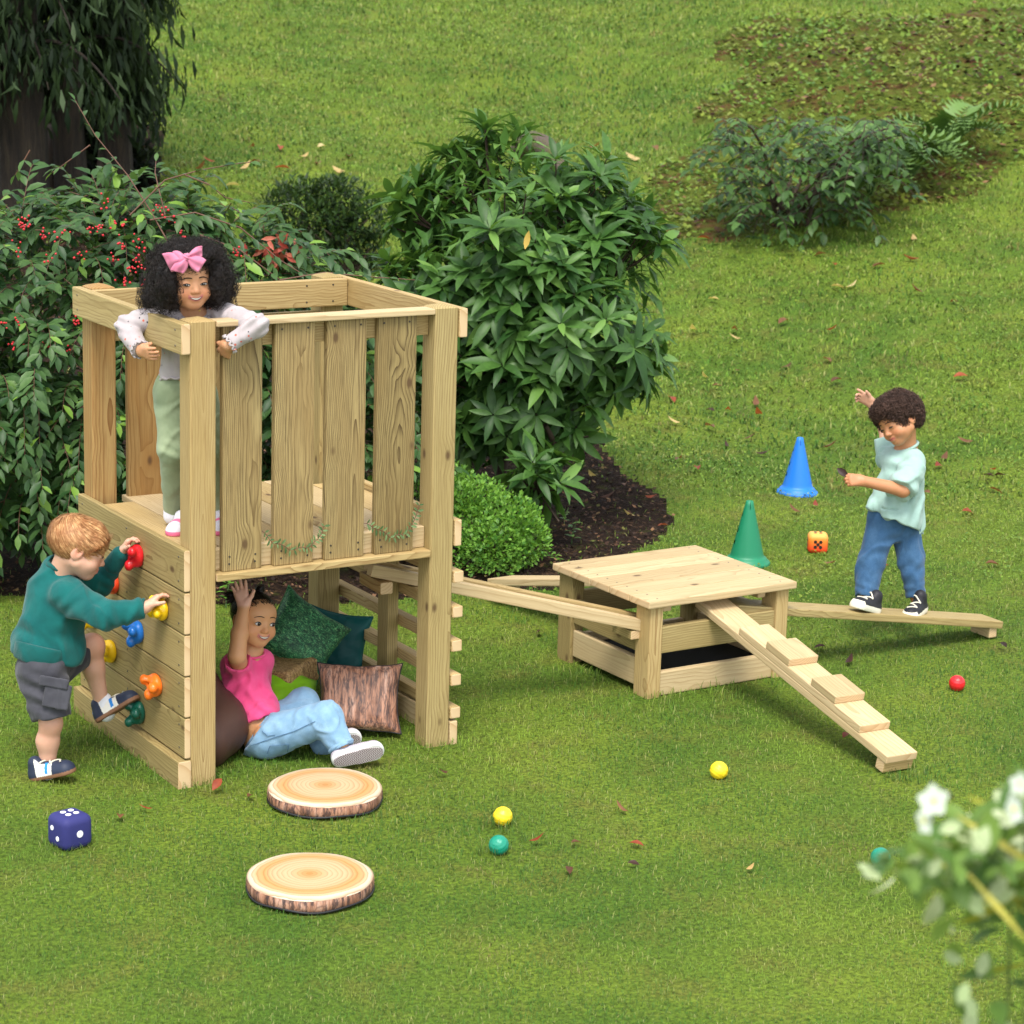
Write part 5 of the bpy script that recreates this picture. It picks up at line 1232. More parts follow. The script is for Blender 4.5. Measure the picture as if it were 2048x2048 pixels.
def mouth(root, F, smile=True, open_=.0032):
    pts = mouth_pts(1, smile); n = len(pts); yy = [F.y(x, z) for x, z in pts]
    yy = [max(yy[i], .5*(yy[max(i-1, 0)]+yy[min(i+1, n-1)])) for i in range(n)]
    def strip(name, up, dn, out, mt, lim=1.):
        vs = []
        for i, (x, z) in enumerate(pts):
            t = abs(-1+2*i/(n-1)); a = max(0, 1-(t/lim)**2.2); 
            for k in range(3): h_ = dn+(up-dn)*k/2; vs.append(F.C+F.R @ (np.array([x, yy[i]+out, z+h_*a])*F.s))
        f = np.array([[i*3+k, (i+1)*3+k, (i+1)*3+k+1, i*3+k+1] for i in range(n-1) for k in range(2)]); return link(name, mesh(name, np.array(vs), f, [mt]), root)
    if smile:
        m_ = strip('mouth', open_*.9, -open_*1.1, .0006, MOUTH); t = strip('teeth', open_*.78, -open_*.35, .0011, TEETH, .80)
    else: strip('mouth', .0007, -.0007, .0006, MOUTH)
def hand_sdf(S, W, d, n, t, sc=1., curl=(.3,)*4, spread=.12, thumb=(.6, .5, .1), k=.006):
    """W wrist, d towards the fingers, n out of the palm, t towards the thumb; curl in radians per joint"""
    d = np.array(d, float); d /= np.linalg.norm(d); n = np.array(n, float); n -= d*(n@d); n /= np.linalg.norm(n); t0 = np.cross(d, n); t = t0 if t0@np.array(t, float) > 0 else -t0
    offs = (.0195, .0068, -.0060, -.0180); lens = (.040, .044, .041, .032); tips = []
    for i in range(4):
        kn = W+sc*(d*(.056-.0035*abs(i-1.2))+t*offs[i]); S.cap(W+sc*(d*.004+t*offs[i]*.45), kn, .0118*sc, .0092*sc, .012*sc)
        c = curl[i] if len(curl) > 1 else curl[0]; a = 0; p = kn; L = lens[i]*sc; sp = spread*(1.3-i)*.9
        for j, fr in enumerate((.45, .32, .25)):
            a += c*(.8, 1.15, .8)[j]; dr = (d*math.cos(sp)+t*math.sin(sp))*math.cos(a)+n*math.sin(a); p2 = p+dr*L*fr; S.cap(p, p2, (.0073, .0066, .0060)[j]*sc*(1 if i < 3 else .9), (.0066, .0060, .0050)[j]*sc*(1 if i < 3 else .9), .003*sc if j == 0 else .0015*sc); p = p2
        tips.append(p)
    b = W+sc*(d*.016+t*.017+n*.004); S.cap(W+sc*(d*.006+t*.008), b, .0115*sc, .0110*sc, .01*sc); th_d = d*thumb[0]+t*thumb[1]+n*thumb[2]; th_d /= np.linalg.norm(th_d); m_ = b+th_d*.026*sc; S.cap(b, m_, .0105*sc, .0078*sc, .008*sc)
    th2 = th_d+d*.35+n*.15; th2 /= np.linalg.norm(th2); S.cap(m_, m_+th2*.021*sc, .0078*sc, .0062*sc, .003*sc)
    return tips
def shoe(root, heel, toe, up, L, cols, wd=.066, ankle=None, name='shoe', high=.05, pattern=None):
    """heel and toe give the sole's line; up is the sole's normal"""
    heel = np.array(heel, float); d = np.array(toe, float)-heel; d /= np.linalg.norm(d); R = hframe(d, up); w = wd/2; S = Sdf(.0026); P_ = lambda x, y, z: heel+R @ np.array([x, y, z])
    S.cap(P_(0, w*.9, .010), P_(.003, L-w, .010), w*.86, w, .01); S.plane(P_(0, 0, 0), -R[:, 2], .003); S.cap(P_(0, w*.9, .025), P_(.002, L*.62, .020), w*.74, w*.80, .012); S.cap(P_(.002, L*.62, .018), P_(.003, L-w*1.05, .014), w*.82, w*.86, .012)
    S.cap(P_(0, w*.95, .03), P_(0, w*1.05, high), w*.74, w*.70, .012); S.cap(P_(0, w*1.1, high*.8), P_(.0, L*.62, .026), w*.58, w*.5, .014)
    S.plane(P_(0, 0, -.001), -R[:, 2], .002)
    v, f = S.build(); l = (v-heel) @ R; c = pattern(l, L, w)
    return link(name, mesh(name, v, f, [COLM], cols=c), root)
def laces(root, heel, toe, up, L, mt, n=4, z0=.046):
    sv = np.array([v_.co[:] for v_ in [o_ for o_ in root.children if o_.name.startswith('shoe')][-1].data.vertices])
    heel = np.array(heel, float); d = np.array(toe, float)-heel; d /= np.linalg.norm(d); R = hframe(d, up); ps = []
    for i in range(n):
        y = L*(.42+.11*i); lv = (sv-heel) @ R; a = []
        for x in np.linspace(-.019, .019, 9):
            yy = y+.010*x/.019*(1 if i % 2 else -1); dd_ = np.hypot(lv[:, 0]-x, lv[:, 1]-yy); a.append(heel+R @ np.array([x, yy, lv[dd_ < .0045, 2].max() if (dd_ < .0045).any() else z0]))
        a = np.array(a); ps.append(tube(a, .0032, 6))
    v, f = join(ps); link('laces', mesh('laces', v, f, [mt]), root)
def body_mesh(root, chunks, mt):
    vs = []; fs = []; cs = []; o = 0
    for v, f, c in chunks: vs.append(v); fs.append(f+o); cs.append(c if np.ndim(c) == 2 else np.tile(np.array(c, float), (len(v), 1))); o += len(v)
    return link('body', mesh('body', np.concatenate(vs), np.concatenate(fs), [mt], cols=np.concatenate(cs)), root)
def limb_col(P, base, pts=(), red=.3, rad=.02):
    c = np.tile(np.array(base, float), (len(P), 1))
    for p in pts: g = red*np.exp(-np.sum((P-p)**2, 1)/rad**2)[:, None]; c = c*(1-g)+g*np.array(base)*np.array([1.05, .62, .55])
    return c
CREASE = 1.25
def garment(root, name, S, mt, amp=.004, fr=28, seed=1, folds=(), fine=.0012):
    def disp(P):
        o = amp*wob3(P, fr, seed)+fine*wob3(P, fr*3.2, seed+9)
        cr = wob3(P*np.array([1.0, 1.0, .75]), fr*.8, seed+21); o = o+CREASE*(-amp*.85*np.exp(-(cr/.10)**2)+amp*.35*np.exp(-((np.abs(cr)-.2)/.12)**2))     # sharp creases with soft shoulders
        for p, d, rad, fq, am in folds:     # creases: ridges across direction d around p
            d = np.array(d, float); d /= np.linalg.norm(d); q = P-p; g = np.exp(-np.sum(q*q, 1)/rad**2); o = o+am*g*np.sin(q@d*fq+2.2*wob3(P, 18, seed+3))
        return o
    v, f = S.build(disp); return link(name, mesh(name, v, f, [mt]), root)
def ring_tube(root, name, c, axis, r, th, mt, wob=0., up=(0, 0, 1), n=40, fl=0., oval=1.):
    F3 = frame(axis, up); a = np.linspace(0, 2*np.pi, n+1); p = np.array([c+F3[:, 0]*r*math.cos(x)*oval+F3[:, 1]*r*math.sin(x)+F3[:, 2]*wob*math.sin(fl*x) for x in a]); v, f = tube(p, th, 7); return link(name, mesh(name, v, f, [mt]), root)
def curls(P, Nn, n, r0, r1, seed, th=.0011, lift=.006, turns=.8):
    r = np.random.default_rng(seed); i = r.integers(0, len(P), n); out = []; k = 7
    vs = np.empty((n, k*3, 3)); a = np.linspace(0, 2*np.pi*turns, k)
    x = r.normal(size=(n, 3)); x -= Nn[i]*np.sum(x*Nn[i], 1)[:, None]*r.uniform(.0, 1., (n, 1)); x /= np.linalg.norm(x, axis=1)[:, None]; y = np.cross(Nn[i], x)+Nn[i]*r.uniform(-.6, .9, (n, 1)); y /= np.linalg.norm(y, axis=1)[:, None]; z = np.cross(x, y); R_ = r.uniform(r0, r1, n); c = P[i]+Nn[i]*r.uniform(-lift*.3, lift, (n, 1)); pit = r.uniform(-.5, 1., n)*r1
    for j in range(k):
        ctr = c+(x*math.cos(a[j])+y*math.sin(a[j]))*R_[:, None]+z*(pit*j/k)[:, None]; rad = (x*math.cos(a[j])+y*math.sin(a[j])); tt = th*(1-.55*abs(2*j/(k-1)-1))
        for q in range(3): g = 2*math.pi*q/3; vs[:, j*3+q] = ctr+tt*(rad*math.cos(g)+z*math.sin(g))
    f = np.array([[j*3+q, j*3+(q+1) % 3, (j+1)*3+(q+1) % 3, (j+1)*3+q] for j in range(k-1) for q in range(3)])
    return vs.reshape(-1, 3), (np.arange(n)*(k*3))[:, None, None].repeat(1, 1)+f[None], np.repeat(r.random(n), k*3)
def vnormals(v, f):
    n = np.zeros_like(v); fn = np.cross(v[f[:, 2]]-v[f[:, 0]], v[f[:, 3]]-v[f[:, 1]])
    for k in range(4): np.add.at(n, f[:, k], fn)
    return n/(np.linalg.norm(n, axis=1)[:, None]+1e-12)
def hair_mat(name, a, b_, rough=.5, spec=.35):
    return mat(name, lambda n, b: n.set(b.inputs['Base Color'], n.mix(n.math('MULTIPLY', n.attr('rnd'), n.map(n.noise(n.pos(), 38., 2.), .35, .6, .15, 1.)), a, b_)), rough, spec=spec)
def curly(root, S, n, r0, r1, mt, seed, th=.0012, lift=.010, amp=.006, fr=45, avoid=None):
    v, f = S.build(lambda P: amp*wob3(P, fr, seed)+amp*.5*wob3(P, fr*2.6, seed+1)); Nn = vnormals(v, f); ok_ = np.ones(len(v), bool) if avoid is None else ~avoid(v); cv, cf, cr = curls(v[ok_], Nn[ok_], n, r0, r1, seed, th, lift)
    return link('hair', mesh('hair', np.concatenate([v, cv]), np.concatenate([f, cf.reshape(-1, 4)+len(v)]), [mt], attrs={'rnd': np.concatenate([np.zeros(len(v))+.15, cr])}), root)
def straight(root, S, C, R, s, n, mt, seed, whorl, L=(.022, .040), wd=.0016, amp=.003):
    v, f = S.build(lambda P: amp*wob3(P, 50, seed)); Nn = vnormals(v, f); r = np.random.default_rng(seed); i = r.integers(0, len(v), n); p = v[i]; m_ = Nn[i]; w = C+R @ (np.array(whorl)*s)
    d = p-w; d -= m_*np.sum(d*m_, 1)[:, None]; d /= np.linalg.norm(d, axis=1)[:, None]+1e-9; sw = np.cross(m_, d); d = d+sw*(.35+.35*wob3(p, 30, seed)[:, None]); d /= np.linalg.norm(d, axis=1)[:, None]; sd = np.cross(m_, d); LL = r.uniform(*L, n)[:, None]*s; ww = wd*s*r.uniform(.5, 1.2, n)[:, None]; lf = r.uniform(.001, .0058, n)[:, None]
    c = [p+m_*.0005, p+d*LL*.35+m_*lf, p+d*LL*.7+m_*lf*1.1-m_*LL*.05, p+d*LL+m_*lf*.4-m_*LL*.13]; vs = np.stack([c[0]-sd*ww, c[0]+sd*ww, c[1]-sd*ww, c[1]+sd*ww, c[2]-sd*ww*.8, c[2]+sd*ww*.8, c[3]-sd*ww*.15, c[3]+sd*ww*.15], 1)
    q_ = np.array([[0, 1, 3, 2], [2, 3, 5, 4], [4, 5, 7, 6]]); ff = (np.arange(n)*8)[:, None, None]+q_[None]
    return link('hair', mesh('hair', np.concatenate([v, vs.reshape(-1, 3)]), np.concatenate([f, ff.reshape(-1, 4)+len(v)]), [mt], attrs={'rnd': np.concatenate([np.full(len(v), .35), np.repeat(r.random(n), 8)])}), root)
def sneaker(sole, upper, toe, mid, accent=None):
    def pat(l, L, w):
        c = np.tile(np.array(upper, float), (len(l), 1)); y, z, x = l[:, 1]/L, l[:, 2], np.abs(l[:, 0])/w
        c[(y > .70)] = toe
        if mid is not None: c[(y > .26) & (y < .62) & (x > .45)] = mid
        if accent is not None: c[(y > .46) & (y < .53) & (x > .3) & (z > .02)] = accent; c[(y < .06) & (z > .035)] = accent
        c[z < .0135] = sole
        return c
    return pat

# ---- A: ginger boy climbing the panel
cb = thing('person', 'ginger haired boy in teal sweatshirt and grey cargo shorts climbing the side panel', 'person', gp(105, 1558))
SK1 = (.58, .335, .235); SKM1 = skin_mat('fair_skin')
C = V(158, 1096, 8.10); R = hframe(CR*.90-CU*.36+CF*.30, CU*.93+CR*.33); hs_ = 1.07
S = Sdf(.0024); head_sdf(S, C, R, hs_); nb_ = V(122, 1150, 8.13); S.cap(C+R @ np.array([0, -.025, -.045])*1.0, nb_, .042, .046, .02)
v, f = S.build(); ch = [(v, f, colour_head(v, C, R, hs_, SK1, (.60, .20, .17), .65, False))]; Fc = Face(v, C, R, hs_)
whA = V(293, 1214, 8.035); hY = np.array([-.02, .168, .592]); S = Sdf(.002); S.cap(V(262, 1224, 8.02), whA, .028, .021, .008)
dA = V(322, 1186, 8.06)-whA; hand_sdf(S, whA, dA, -CU*.45+CR*.75+CF*.3, -CF*.9+CU*.1, .92, (.42, .45, .45, .4), .08, (.7, .35, .5)); v, f = S.build(); ch.append((v, f, limb_col(v, SK1, [V(318, 1190, 8.05), V(330, 1198, 8.05)], .3)))
whB = V(243, 1106, 8.245); S = Sdf(.002); S.cap(V(225, 1128, 8.26), whB, .028, .021, .008); hand_sdf(S, whB, V(264, 1072, 8.24)-whB, CR*.9-CU*.5, -CU*.75+CR*.5-CF*.3, .92, (.62, .65, .65, .6), .06, (.55, .75, .25)); v, f = S.build(); ch.append((v, f, limb_col(v, SK1, [V(268, 1080, 8.24), V(274, 1090, 8.24)], .35)))
hipR, knR, anR = V(88, 1345, 8.13), V(102, 1447, 8.12), V(96, 1540, 8.165); hipL, knL, anL = V(112, 1318, 8.26), V(184, 1292, 8.335), V(204, 1408, 8.375)
S = Sdf(.0028); S.chain([hipR, knR], [.058, .037], .02); S.cap(knR, (knR+anR)/2+CU*.02-CR*.006, .036, .037, .02); S.cap((knR+anR)/2+CU*.02-CR*.006, anR, .037, .024, .02); S.cap(anR, V(92, 1556, 8.165), .027, .028); v, f = S.build(); ch.append((v, f, limb_col(v, SK1, [knR], .25, .05)))
S = Sdf(.0028); S.cap(hipL, knL, .060, .041, .02); S.ell(knL, (.040, .040, .040), None, .02); S.cap(knL, knL*.62+anL*.38-CR*.008, .037, .037, .02); S.cap(knL*.62+anL*.38-CR*.008, anL, .037, .024, .02); v, f = S.build(); ch.append((v, f, limb_col(v, SK1, [knL+CR*.03], .35, .05)))
S = Sdf(.007); S.cap(V(95, 1330, 8.17), V(118, 1200, 8.15), .07, .07, .03); S.cap(V(118, 1200, 8.15), nb_, .065, .04, .03); S.chain([V(140, 1185, 8.05), V(215, 1235, 8.0), whA], [.034, .028, .021]); S.chain([V(160, 1155, 8.27), V(200, 1178, 8.31), whB], [.034, .028, .021]); v, f = S.build(); ch.append((v, f, SK1))
body_mesh(cb, ch, SKM1); eyes(cb, Fc, (.05, .07, .09), (.1, -.6), .5, only=(1,)); GB = hair_mat('ginger_hair', (.30, .125, .045), (.66, .38, .17), .55); brows(cb, Fc, GB, .0013); mouth(cb, Fc, False)
S = Sdf(.003); LH = lambda x, y, z: C+R @ (np.array([x, y, z])*hs_); S.ell(LH(0, -.013, .027), np.array([.0765, .0945, .077])*hs_, R); S.plane(LH(0, .072, .050), R @ np.array([0, .80, -.62]), .004); S.plane(LH(0, -.02, -.052), R @ np.array([0, .25, -1.]), .006)
for q_ in (-1, 1): S.ell(LH(q_*.078, -.004, -.020), np.array([.022, .024, .030])*hs_, R, .006, 'cut'); S.ell(LH(q_*.07, .055, -.035), np.array([.035, .045, .048])*hs_, R, .006, 'cut')
straight(cb, S, C, R, hs_, 6500, GB, 3, (.0, -.060, .085), (.026, .050), .0014, .0045)
TEALF = fabric('teal_sweatshirt', (.006, .108, .102), .9, (.004, .080, .078), weave=.35)
shR, elR, shL, elL = V(132, 1190, 8.07), V(212, 1232, 7.99), V(158, 1158, 8.26), V(198, 1168, 8.31)
S = Sdf(.0036); S.ell(V(112, 1215, 8.16), (.098, .098, .125), hframe(CR, CU), .03); S.cap(V(88, 1290, 8.17), V(112, 1200, 8.16), .108, .095, .04); S.cap(V(80, 1300, 8.17), V(118, 1302, 8.17), .095, .093, .03); S.cap(V(112, 1180, 8.15), V(120, 1143, 8.14), .080, .058, .03); S.cap(V(100, 1190, 8.15), V(110, 1140, 8.15), .07, .05, .03)
S.chain([shR, elR], [.062, .051], .022); S.cap(elR, V(282, 1218, 8.025), .050, .037, .014); S.chain([shL, elL, V(232, 1122, 8.255)], [.058, .046, .035], .018)
hem_n = np.cross(V(30, 1297, 8.17)-V(145, 1322, 8.17), CF); hem_n = hem_n if hem_n@CU < 0 else -hem_n; S.plane(V(88, 1318, 8.17), hem_n, .010, .22); S.ell(V(121, 1140, 8.13), (.046, .046, .05), None, .006, 'cut'); S.plane(whA-(whA-elR)*.08, whA-elR, .004, .06); S.plane(V(236, 1116, 8.25), whB-elL, .004, .06)
garment(cb, 'sweatshirt', S, TEALF, .0058, 21, 5, [(V(150, 1205, 8.04), CR*.5-CU*.8, .055, 120, .006), (V(212, 1236, 7.96), CR+CU*.3, .05, 150, .005), (V(60, 1275, 8.1), CU+CR*.5, .06, 100, .006), (V(215, 1160, 8.28), CR*.5+CU, .04, 170, .005), (V(130, 1285, 8.05), CU*1.+CR*.8, .05, 110, .006)])
RIB = fabric('teal_rib', (.005, .085, .080), .9, weave=.5)
ring_tube(cb, 'collar', V(122, 1134, 8.125), (C-nb_)*.8+CU*.06, .047, .0085, RIB); S = Sdf(.003); S.cap(V(268, 1221, 8.02), V(290, 1214, 8.034), .034, .031, .004); S.plane(V(290, 1214, 8.034), CR, .002, .06); v, f = S.build(); link('cuff', mesh('cuff', v, f, [RIB]), cb); S = Sdf(.003); S.cap(V(226, 1130, 8.262), V(240, 1110, 8.247), .034, .031, .004); v, f = S.build(); link('cuff', mesh('cuff', v, f, [RIB]), cb)
S = Sdf(.0036); S.cap(V(78, 1303, 8.14), V(98, 1316, 8.20), .086, .084, .03); S.cap(V(88, 1304, 8.12), V(92, 1316, 8.22), .084, .084, .03); S.plane(V(88, 1324, 8.17), hem_n, .006); S.plane(V(88, 1288, 8.17), -hem_n, .006)
garment(cb, 'hem_band', S, RIB, .002, 24, 8)
GREY = fabric('grey_sweat_fabric', (.060, .060, .072), .9, (.044, .044, .054))
S = Sdf(.0036); S.ell(V(88, 1335, 8.18), (.105, .092, .075), hframe(CR, CU), .03); S.chain([V(84, 1340, 8.12), V(104, 1432, 8.115)], [.088, .068], .03); S.cap(V(112, 1325, 8.25), V(158, 1302, 8.31), .080, .066, .03); S.plane(V(104, 1436, 8.115), (knR-hipR), .004, .09); S.plane(V(166, 1300, 8.31), knL-hipL, .004, .09); S.plane(V(88, 1300, 8.17), CU, .01, .2)
garment(cb, 'shorts', S, GREY, .004, 26, 11, [(V(75, 1390, 8.05), CU+CR*.4, .08, 110, .006), (V(130, 1340, 8.1), CR-CU, .06, 130, .006)])
Rp = np.stack([CR*.98-CU*.20, np.cross(CR*.98-CU*.2, -CF)*-1, -CF], 1); S = Sdf(.0028); S.box(V(114, 1392, 8.035), (.040, .038, .004), hframe(-CF, CU*.97+CR*.18) @ np.array([[1, 0, 0], [0, 0, 1], [0, 1, 0.]]), .005, .004); garment(cb, 'cargo_pocket', S, GREY, .002, 40, 12); S = Sdf(.0026); S.box(V(108, 1365, 8.027), (.046, .014, .004), hframe(-CF, CU*.97+CR*.16) @ np.array([[1, 0, 0], [0, 0, 1], [0, 1, 0.]]), .003, .003); garment(cb, 'pocket_flap', S, GREY, .001, 40, 13)
SOCK = fabric('white_sock', (.72, .73, .78), .9); NAVY, WHT, GUM, BLU = (.020, .028, .055), (.72, .70, .64), (.23, .115, .065), (.02, .22, .62)
LACE = fabric('cream_lace', (.66, .62, .50))
h1, t1 = V(62, 1562, 8.16), V(160, 1541, 8.09); up1 = np.array([0, 0, 1.]); shoe(cb, h1, t1, up1, .182, None, .072, high=.058, pattern=sneaker(GUM, NAVY, NAVY, WHT, BLU)); laces(cb, h1, t1, up1, .182, LACE, 4, .054); S = Sdf(.0028); S.cap(V(93, 1532, 8.163), V(90, 1552, 8.16), .030, .032); v, f = S.build(); link('sock', mesh('sock', v, f, [SOCK]), cb)
h2, t2 = V(194, 1448, 8.37), V(284, 1394, 8.35); up2 = CU*.83-CR*.52+CF*.12; shoe(cb, h2, t2, up2, .182, None, .072, high=.058, pattern=sneaker(GUM, NAVY, NAVY, WHT, BLU)); laces(cb, h2, t2, up2, .182, LACE, 4, .054); S = Sdf(.0028); S.cap(V(208, 1402, 8.375), V(212, 1425, 8.37), .030, .033); v, f = S.build(); link('sock', mesh('sock', v, f, [SOCK]), cb)

# ---- B: girl with big curly hair and pink bow leaning over the corner
gb = thing('person', 'girl with big dark curls and pink bow leaning over the tower\'s front corner', 'person', onp(390, 1066, 2, .815))
SK2 = (.52, .265, .14); SKM2 = skin_mat('light_brown_skin'); C = V(377, 562, 7.90); R = hframe(-CF*.88+CR*.42-CU*.24, CU-CR*.12); hs_ = .98
S = Sdf(.0022); head_sdf(S, C, R, hs_); nb_ = V(386, 628, 7.985); S.cap(C+R @ np.array([0, -.015, -.05]), nb_, .036, .040, .02); S.cap(nb_, V(384, 652, 8.0), .045, .06, .02); v, f = S.build(); ch = [(v, f, colour_head(v, C, R, hs_, SK2, (.46, .155, .13), .4))]; Fc = Face(v, C, R, hs_)
e1, w1 = onp(252, 652, 0, -.072), onp(283, 702, 0, -.078); S = Sdf(.002); S.cap(e1*.4+w1*.6, w1, .024, .019, .008); hand_sdf(S, w1, onp(340, 722, 0, -.060)-w1, CU*.4+CF*.9, CU*.9-CF*.2, .95, (.16, .22, .28, .3), .06, (.85, .35, .2)); v, f = S.build(); ch.append((v, f, limb_col(v, SK2)))
e2, w2 = onp(514, 652, 1, -.055), onp(456, 690, 1, -.034); S = Sdf(.002); S.cap(e2*.4+w2*.6, w2, .024, .019, .008); hand_sdf(S, w2, onp(440, 722, 1, .045)-w2, CF, CU*.5-CR*.5, .95, (.3,), .05); v, f = S.build(); ch.append((v, f, limb_col(v, SK2)))
wst, hp = V(368, 765, 8.10), V(372, 800, 8.12); a1, a2 = onp(346, 1020, 2, .87), onp(440, 1022, 2, .87)
S = Sdf(.007); S.cap(nb_, V(378, 690, 8.05), .05, .062, .03); S.cap(V(378, 690, 8.05), hp, .065, .052, .03); S.chain([hp-CR*.04, V(344, 900, 8.13), a1], [.042, .034, .024]); S.chain([hp+CR*.045, V(424, 900, 8.15), a2], [.042, .034, .024]); S.chain([V(325, 630, 7.99), e1, w1], [.028, .022, .018]); S.chain([V(440, 628, 8.02), e2, w2], [.028, .022, .018]); v, f = S.build(); ch.append((v, f, SK2)); body_mesh(gb, ch, SKM2)
BLKH = hair_mat('dark_curls', (.0055, .0035, .003), (.030, .020, .017), .5, .3); eyes(gb, Fc, (.022, .010, .006), (.40, -.1), .70); brows(gb, Fc, BLKH, .0016, .0205); mouth(gb, Fc, True, .0042)
S = Sdf(.004); 
for a, b, d, rr_ in ((322, 568, 7.99, .054), (334, 534, 8.0, .056), (374, 524, 7.98, .054), (416, 528, 8.0, .058), (438, 562, 8.01, .050), (440, 598, 8.02, .034), (312, 600, 7.99, .046), (328, 622, 7.98, .030), (380, 560, 8.02, .11), (345, 512, 7.96, .045), (410, 512, 7.97, .042), (345, 590, 7.97, .034)): S.ell(V(a, b, d), (rr_,)*3, None, .02)
for q_ in (-1, 1): S.ell(C+R @ np.array([q_*.082, .020, .0]), (.036, .050, .080), R, .02)
S.ell(C+R @ np.array([0, .030, .090]), (.085, .062, .042), R, .02)
S.ell(C+R @ np.array([.0, .095, -.030]), (.049, .060, .076), R, .010, 'cut'); S.ell(C+R @ np.array([.0, .06, -.105]), (.052, .06, .045), R, .012, 'cut')
curly(gb, S, 14000, .003, .010, BLKH, 21, .0008, .022, .007, 55, lambda P: (np.abs(((P-C) @ R)[:, 0]) < .053) & (((P-C) @ R)[:, 1] > .02) & (((P-C) @ R)[:, 2] < .050))
PINK = fabric('pink_bow_satin', (.60, .20, .31), .6, (.52, .155, .25), weave=.15)
kn = V(373, 514, 7.70); S = Sdf(.0018); S.ell(kn, (.013, .011, .013), None, .004); v, f = S.build(lambda P: .0012*np.sin((P-kn)@(CR*.5+CU)*700)); bow = thing('bow', '', None) if False else link('bow', mesh('bow', v, f, [PINK]), gb)
def loop(tipU, tipL, d, bul, seed):
    """one side of the bow: a folded fan from the knot out to its two tips"""
    n1, n2 = 14, 10; a, b = V(*tipU, d), V(*tipL, d+.006); vs = []
    for i in range(n1):
        t = i/(n1-1)
        for j in range(n2):
            u_ = j/(n2-1); e = a*(1-u_)+b*u_; p = kn*(1-t)+e*t+(b-a)/np.linalg.norm(b-a)*(u_-.5)*.020*math.sin(math.pi*min(1, t*1.0))+CU*.004*t; p = p-CF*(bul*math.sin(math.pi*min(t*1.05, 1))*math.sin(math.pi*u_)+.0045*math.sin(u_*11+seed)*(.25+t*.75)*(1-.5*t)); vs.append(p)
    vs = np.array(vs); f = np.array([[i*n2+j, (i+1)*n2+j, (i+1)*n2+j+1, i*n2+j+1] for i in range(n1-1) for j in range(n2-1)]); bk = vs+CF*.010; k = len(vs)
    rim = [i*n2 for i in range(n1)]+[(n1-1)*n2+j for j in range(1, n2)]+[i*n2+n2-1 for i in range(n1-2, -1, -1)]
    rf = np.array([[rim[i], rim[i]+k, rim[i+1]+k, rim[i+1]] for i in range(len(rim)-1)]); link('bow_loop', mesh('bow_loop', np.concatenate([vs, bk]), np.concatenate([f, f[:, ::-1]+k, rf]), [PINK]), bow)
loop((324, 510), (342, 546), 7.712, .020, 1); loop((341, 543), (366, 549), 7.692, .014, 2); loop((404, 494), (404, 515), 7.715, .016, 3); loop((412, 522), (396, 547), 7.695, .010, 4); loop((345, 505), (352, 540), 7.702, .018, 6)
def cherries(n, col):
    p = n.scale(n.pos(), (38., 38., 38.)); d = n.vor(p, 1.); on = n.math('GREATER_THAN', n.vor(p, 1., 'Color'), .35)
    red = n.math('MULTIPLY', n.math('LESS_THAN', d, .15), on); p2 = n.vmath('ADD', p, (.05, .02, -.16)); dk = n.math('MULTIPLY', n.math('LESS_THAN', n.vor(n.scale(p2, (1., 1., .8)), 1.), .12), on)
    return n.mix(red, n.mix(dk, col, (.05, .05, .06)), (.50, .12, .08))
SHIRT = fabric('cherry_print_jersey', (.43, .385, .39), .85, (.38, .335, .345), extra=cherries)
S = Sdf(.0032); S.cap(V(382, 660, 8.02), V(370, 745, 8.09), .088, .088, .03); S.cap(V(325, 638, 8.0), V(440, 636, 8.03), .048, .048, .03); S.cap(V(340, 650, 8.01), V(425, 650, 8.03), .055, .055, .03)
S.chain([V(325, 628, 7.99), e1], [.045, .037], .018); S.cap(e1, w1*.93+e1*.07, .037, .027, .012); S.chain([V(440, 626, 8.02), e2], [.045, .038], .018); S.cap(e2, w2*.93+e2*.07, .037, .028, .012)
S.ell(V(388, 618, 7.95), (.050, .05, .040), R, .008, 'cut'); S.plane(V(370, 762, 8.09), -CU, .003, .2); S.plane(w1*.92+e1*.08, w1-e1, .002, .045); S.plane(w2*.92+e2*.08, w2-e2, .002, .045)
garment(gb, 'top', S, SHIRT, .0040, 34, 15, [(e1, CU+CR*.4, .06, 190, .005), (e2, CU*.8-CR*.6, .06, 190, .005), (V(335, 640, 7.96), CR-CU*.4, .05, 160, .004), (V(440, 640, 7.98), CR+CU*.3, .05, 170, .005)])
for w_, e_, sd_ in ((w1, e1, 1), (w2, e2, 2)): ring_tube(gb, 'frilled_cuff', w_*.945+e_*.055, w_-e_, .032, .0036, SHIRT, .0045, n=64, fl=11)
ring_tube(gb, 'neckline', V(387, 634, 7.955), CU*1.-CF*.55, .050, .0045, SHIRT, oval=1.05); ring_tube(gb, 'hem', V(370, 759, 8.09), CU, .086, .0042, SHIRT, .003, n=64, fl=14)
NECK = mat('gold_chain', rough=.3, base=(.55, .36, .10)); NECK.node_tree.nodes['Principled BSDF'].inputs['Metallic'].default_value = .8; S = Sdf(.0015); S.ell(V(399, 621.5, 7.885), (.004, .003, .004)); v, f = S.build(); link('pendant', mesh('pendant', v, f, [NECK]), gb)
SAGE = fabric('sage_leggings', (.30, .36, .22), .85, (.25, .31, .185)); S = Sdf(.0036); S.cap(V(352, 775, 8.11), V(388, 775, 8.12), .075, .075, .03); S.chain([hp-CR*.044, V(346, 900, 8.13), a1], [.066, .048, .034], .02); S.chain([hp+CR*.048, V(424, 900, 8.15), a2], [.066, .048, .034], .02); S.plane(V(370, 745, 8.1), CU, .006, .15)
garment(gb, 'leggings', S, SAGE, .003, 30, 19, [(V(345, 905, 8.09), CU+CR*.6, .04, 170, .003), (V(346, 985, 8.1), CU-CR*.5, .035, 200, .003)])
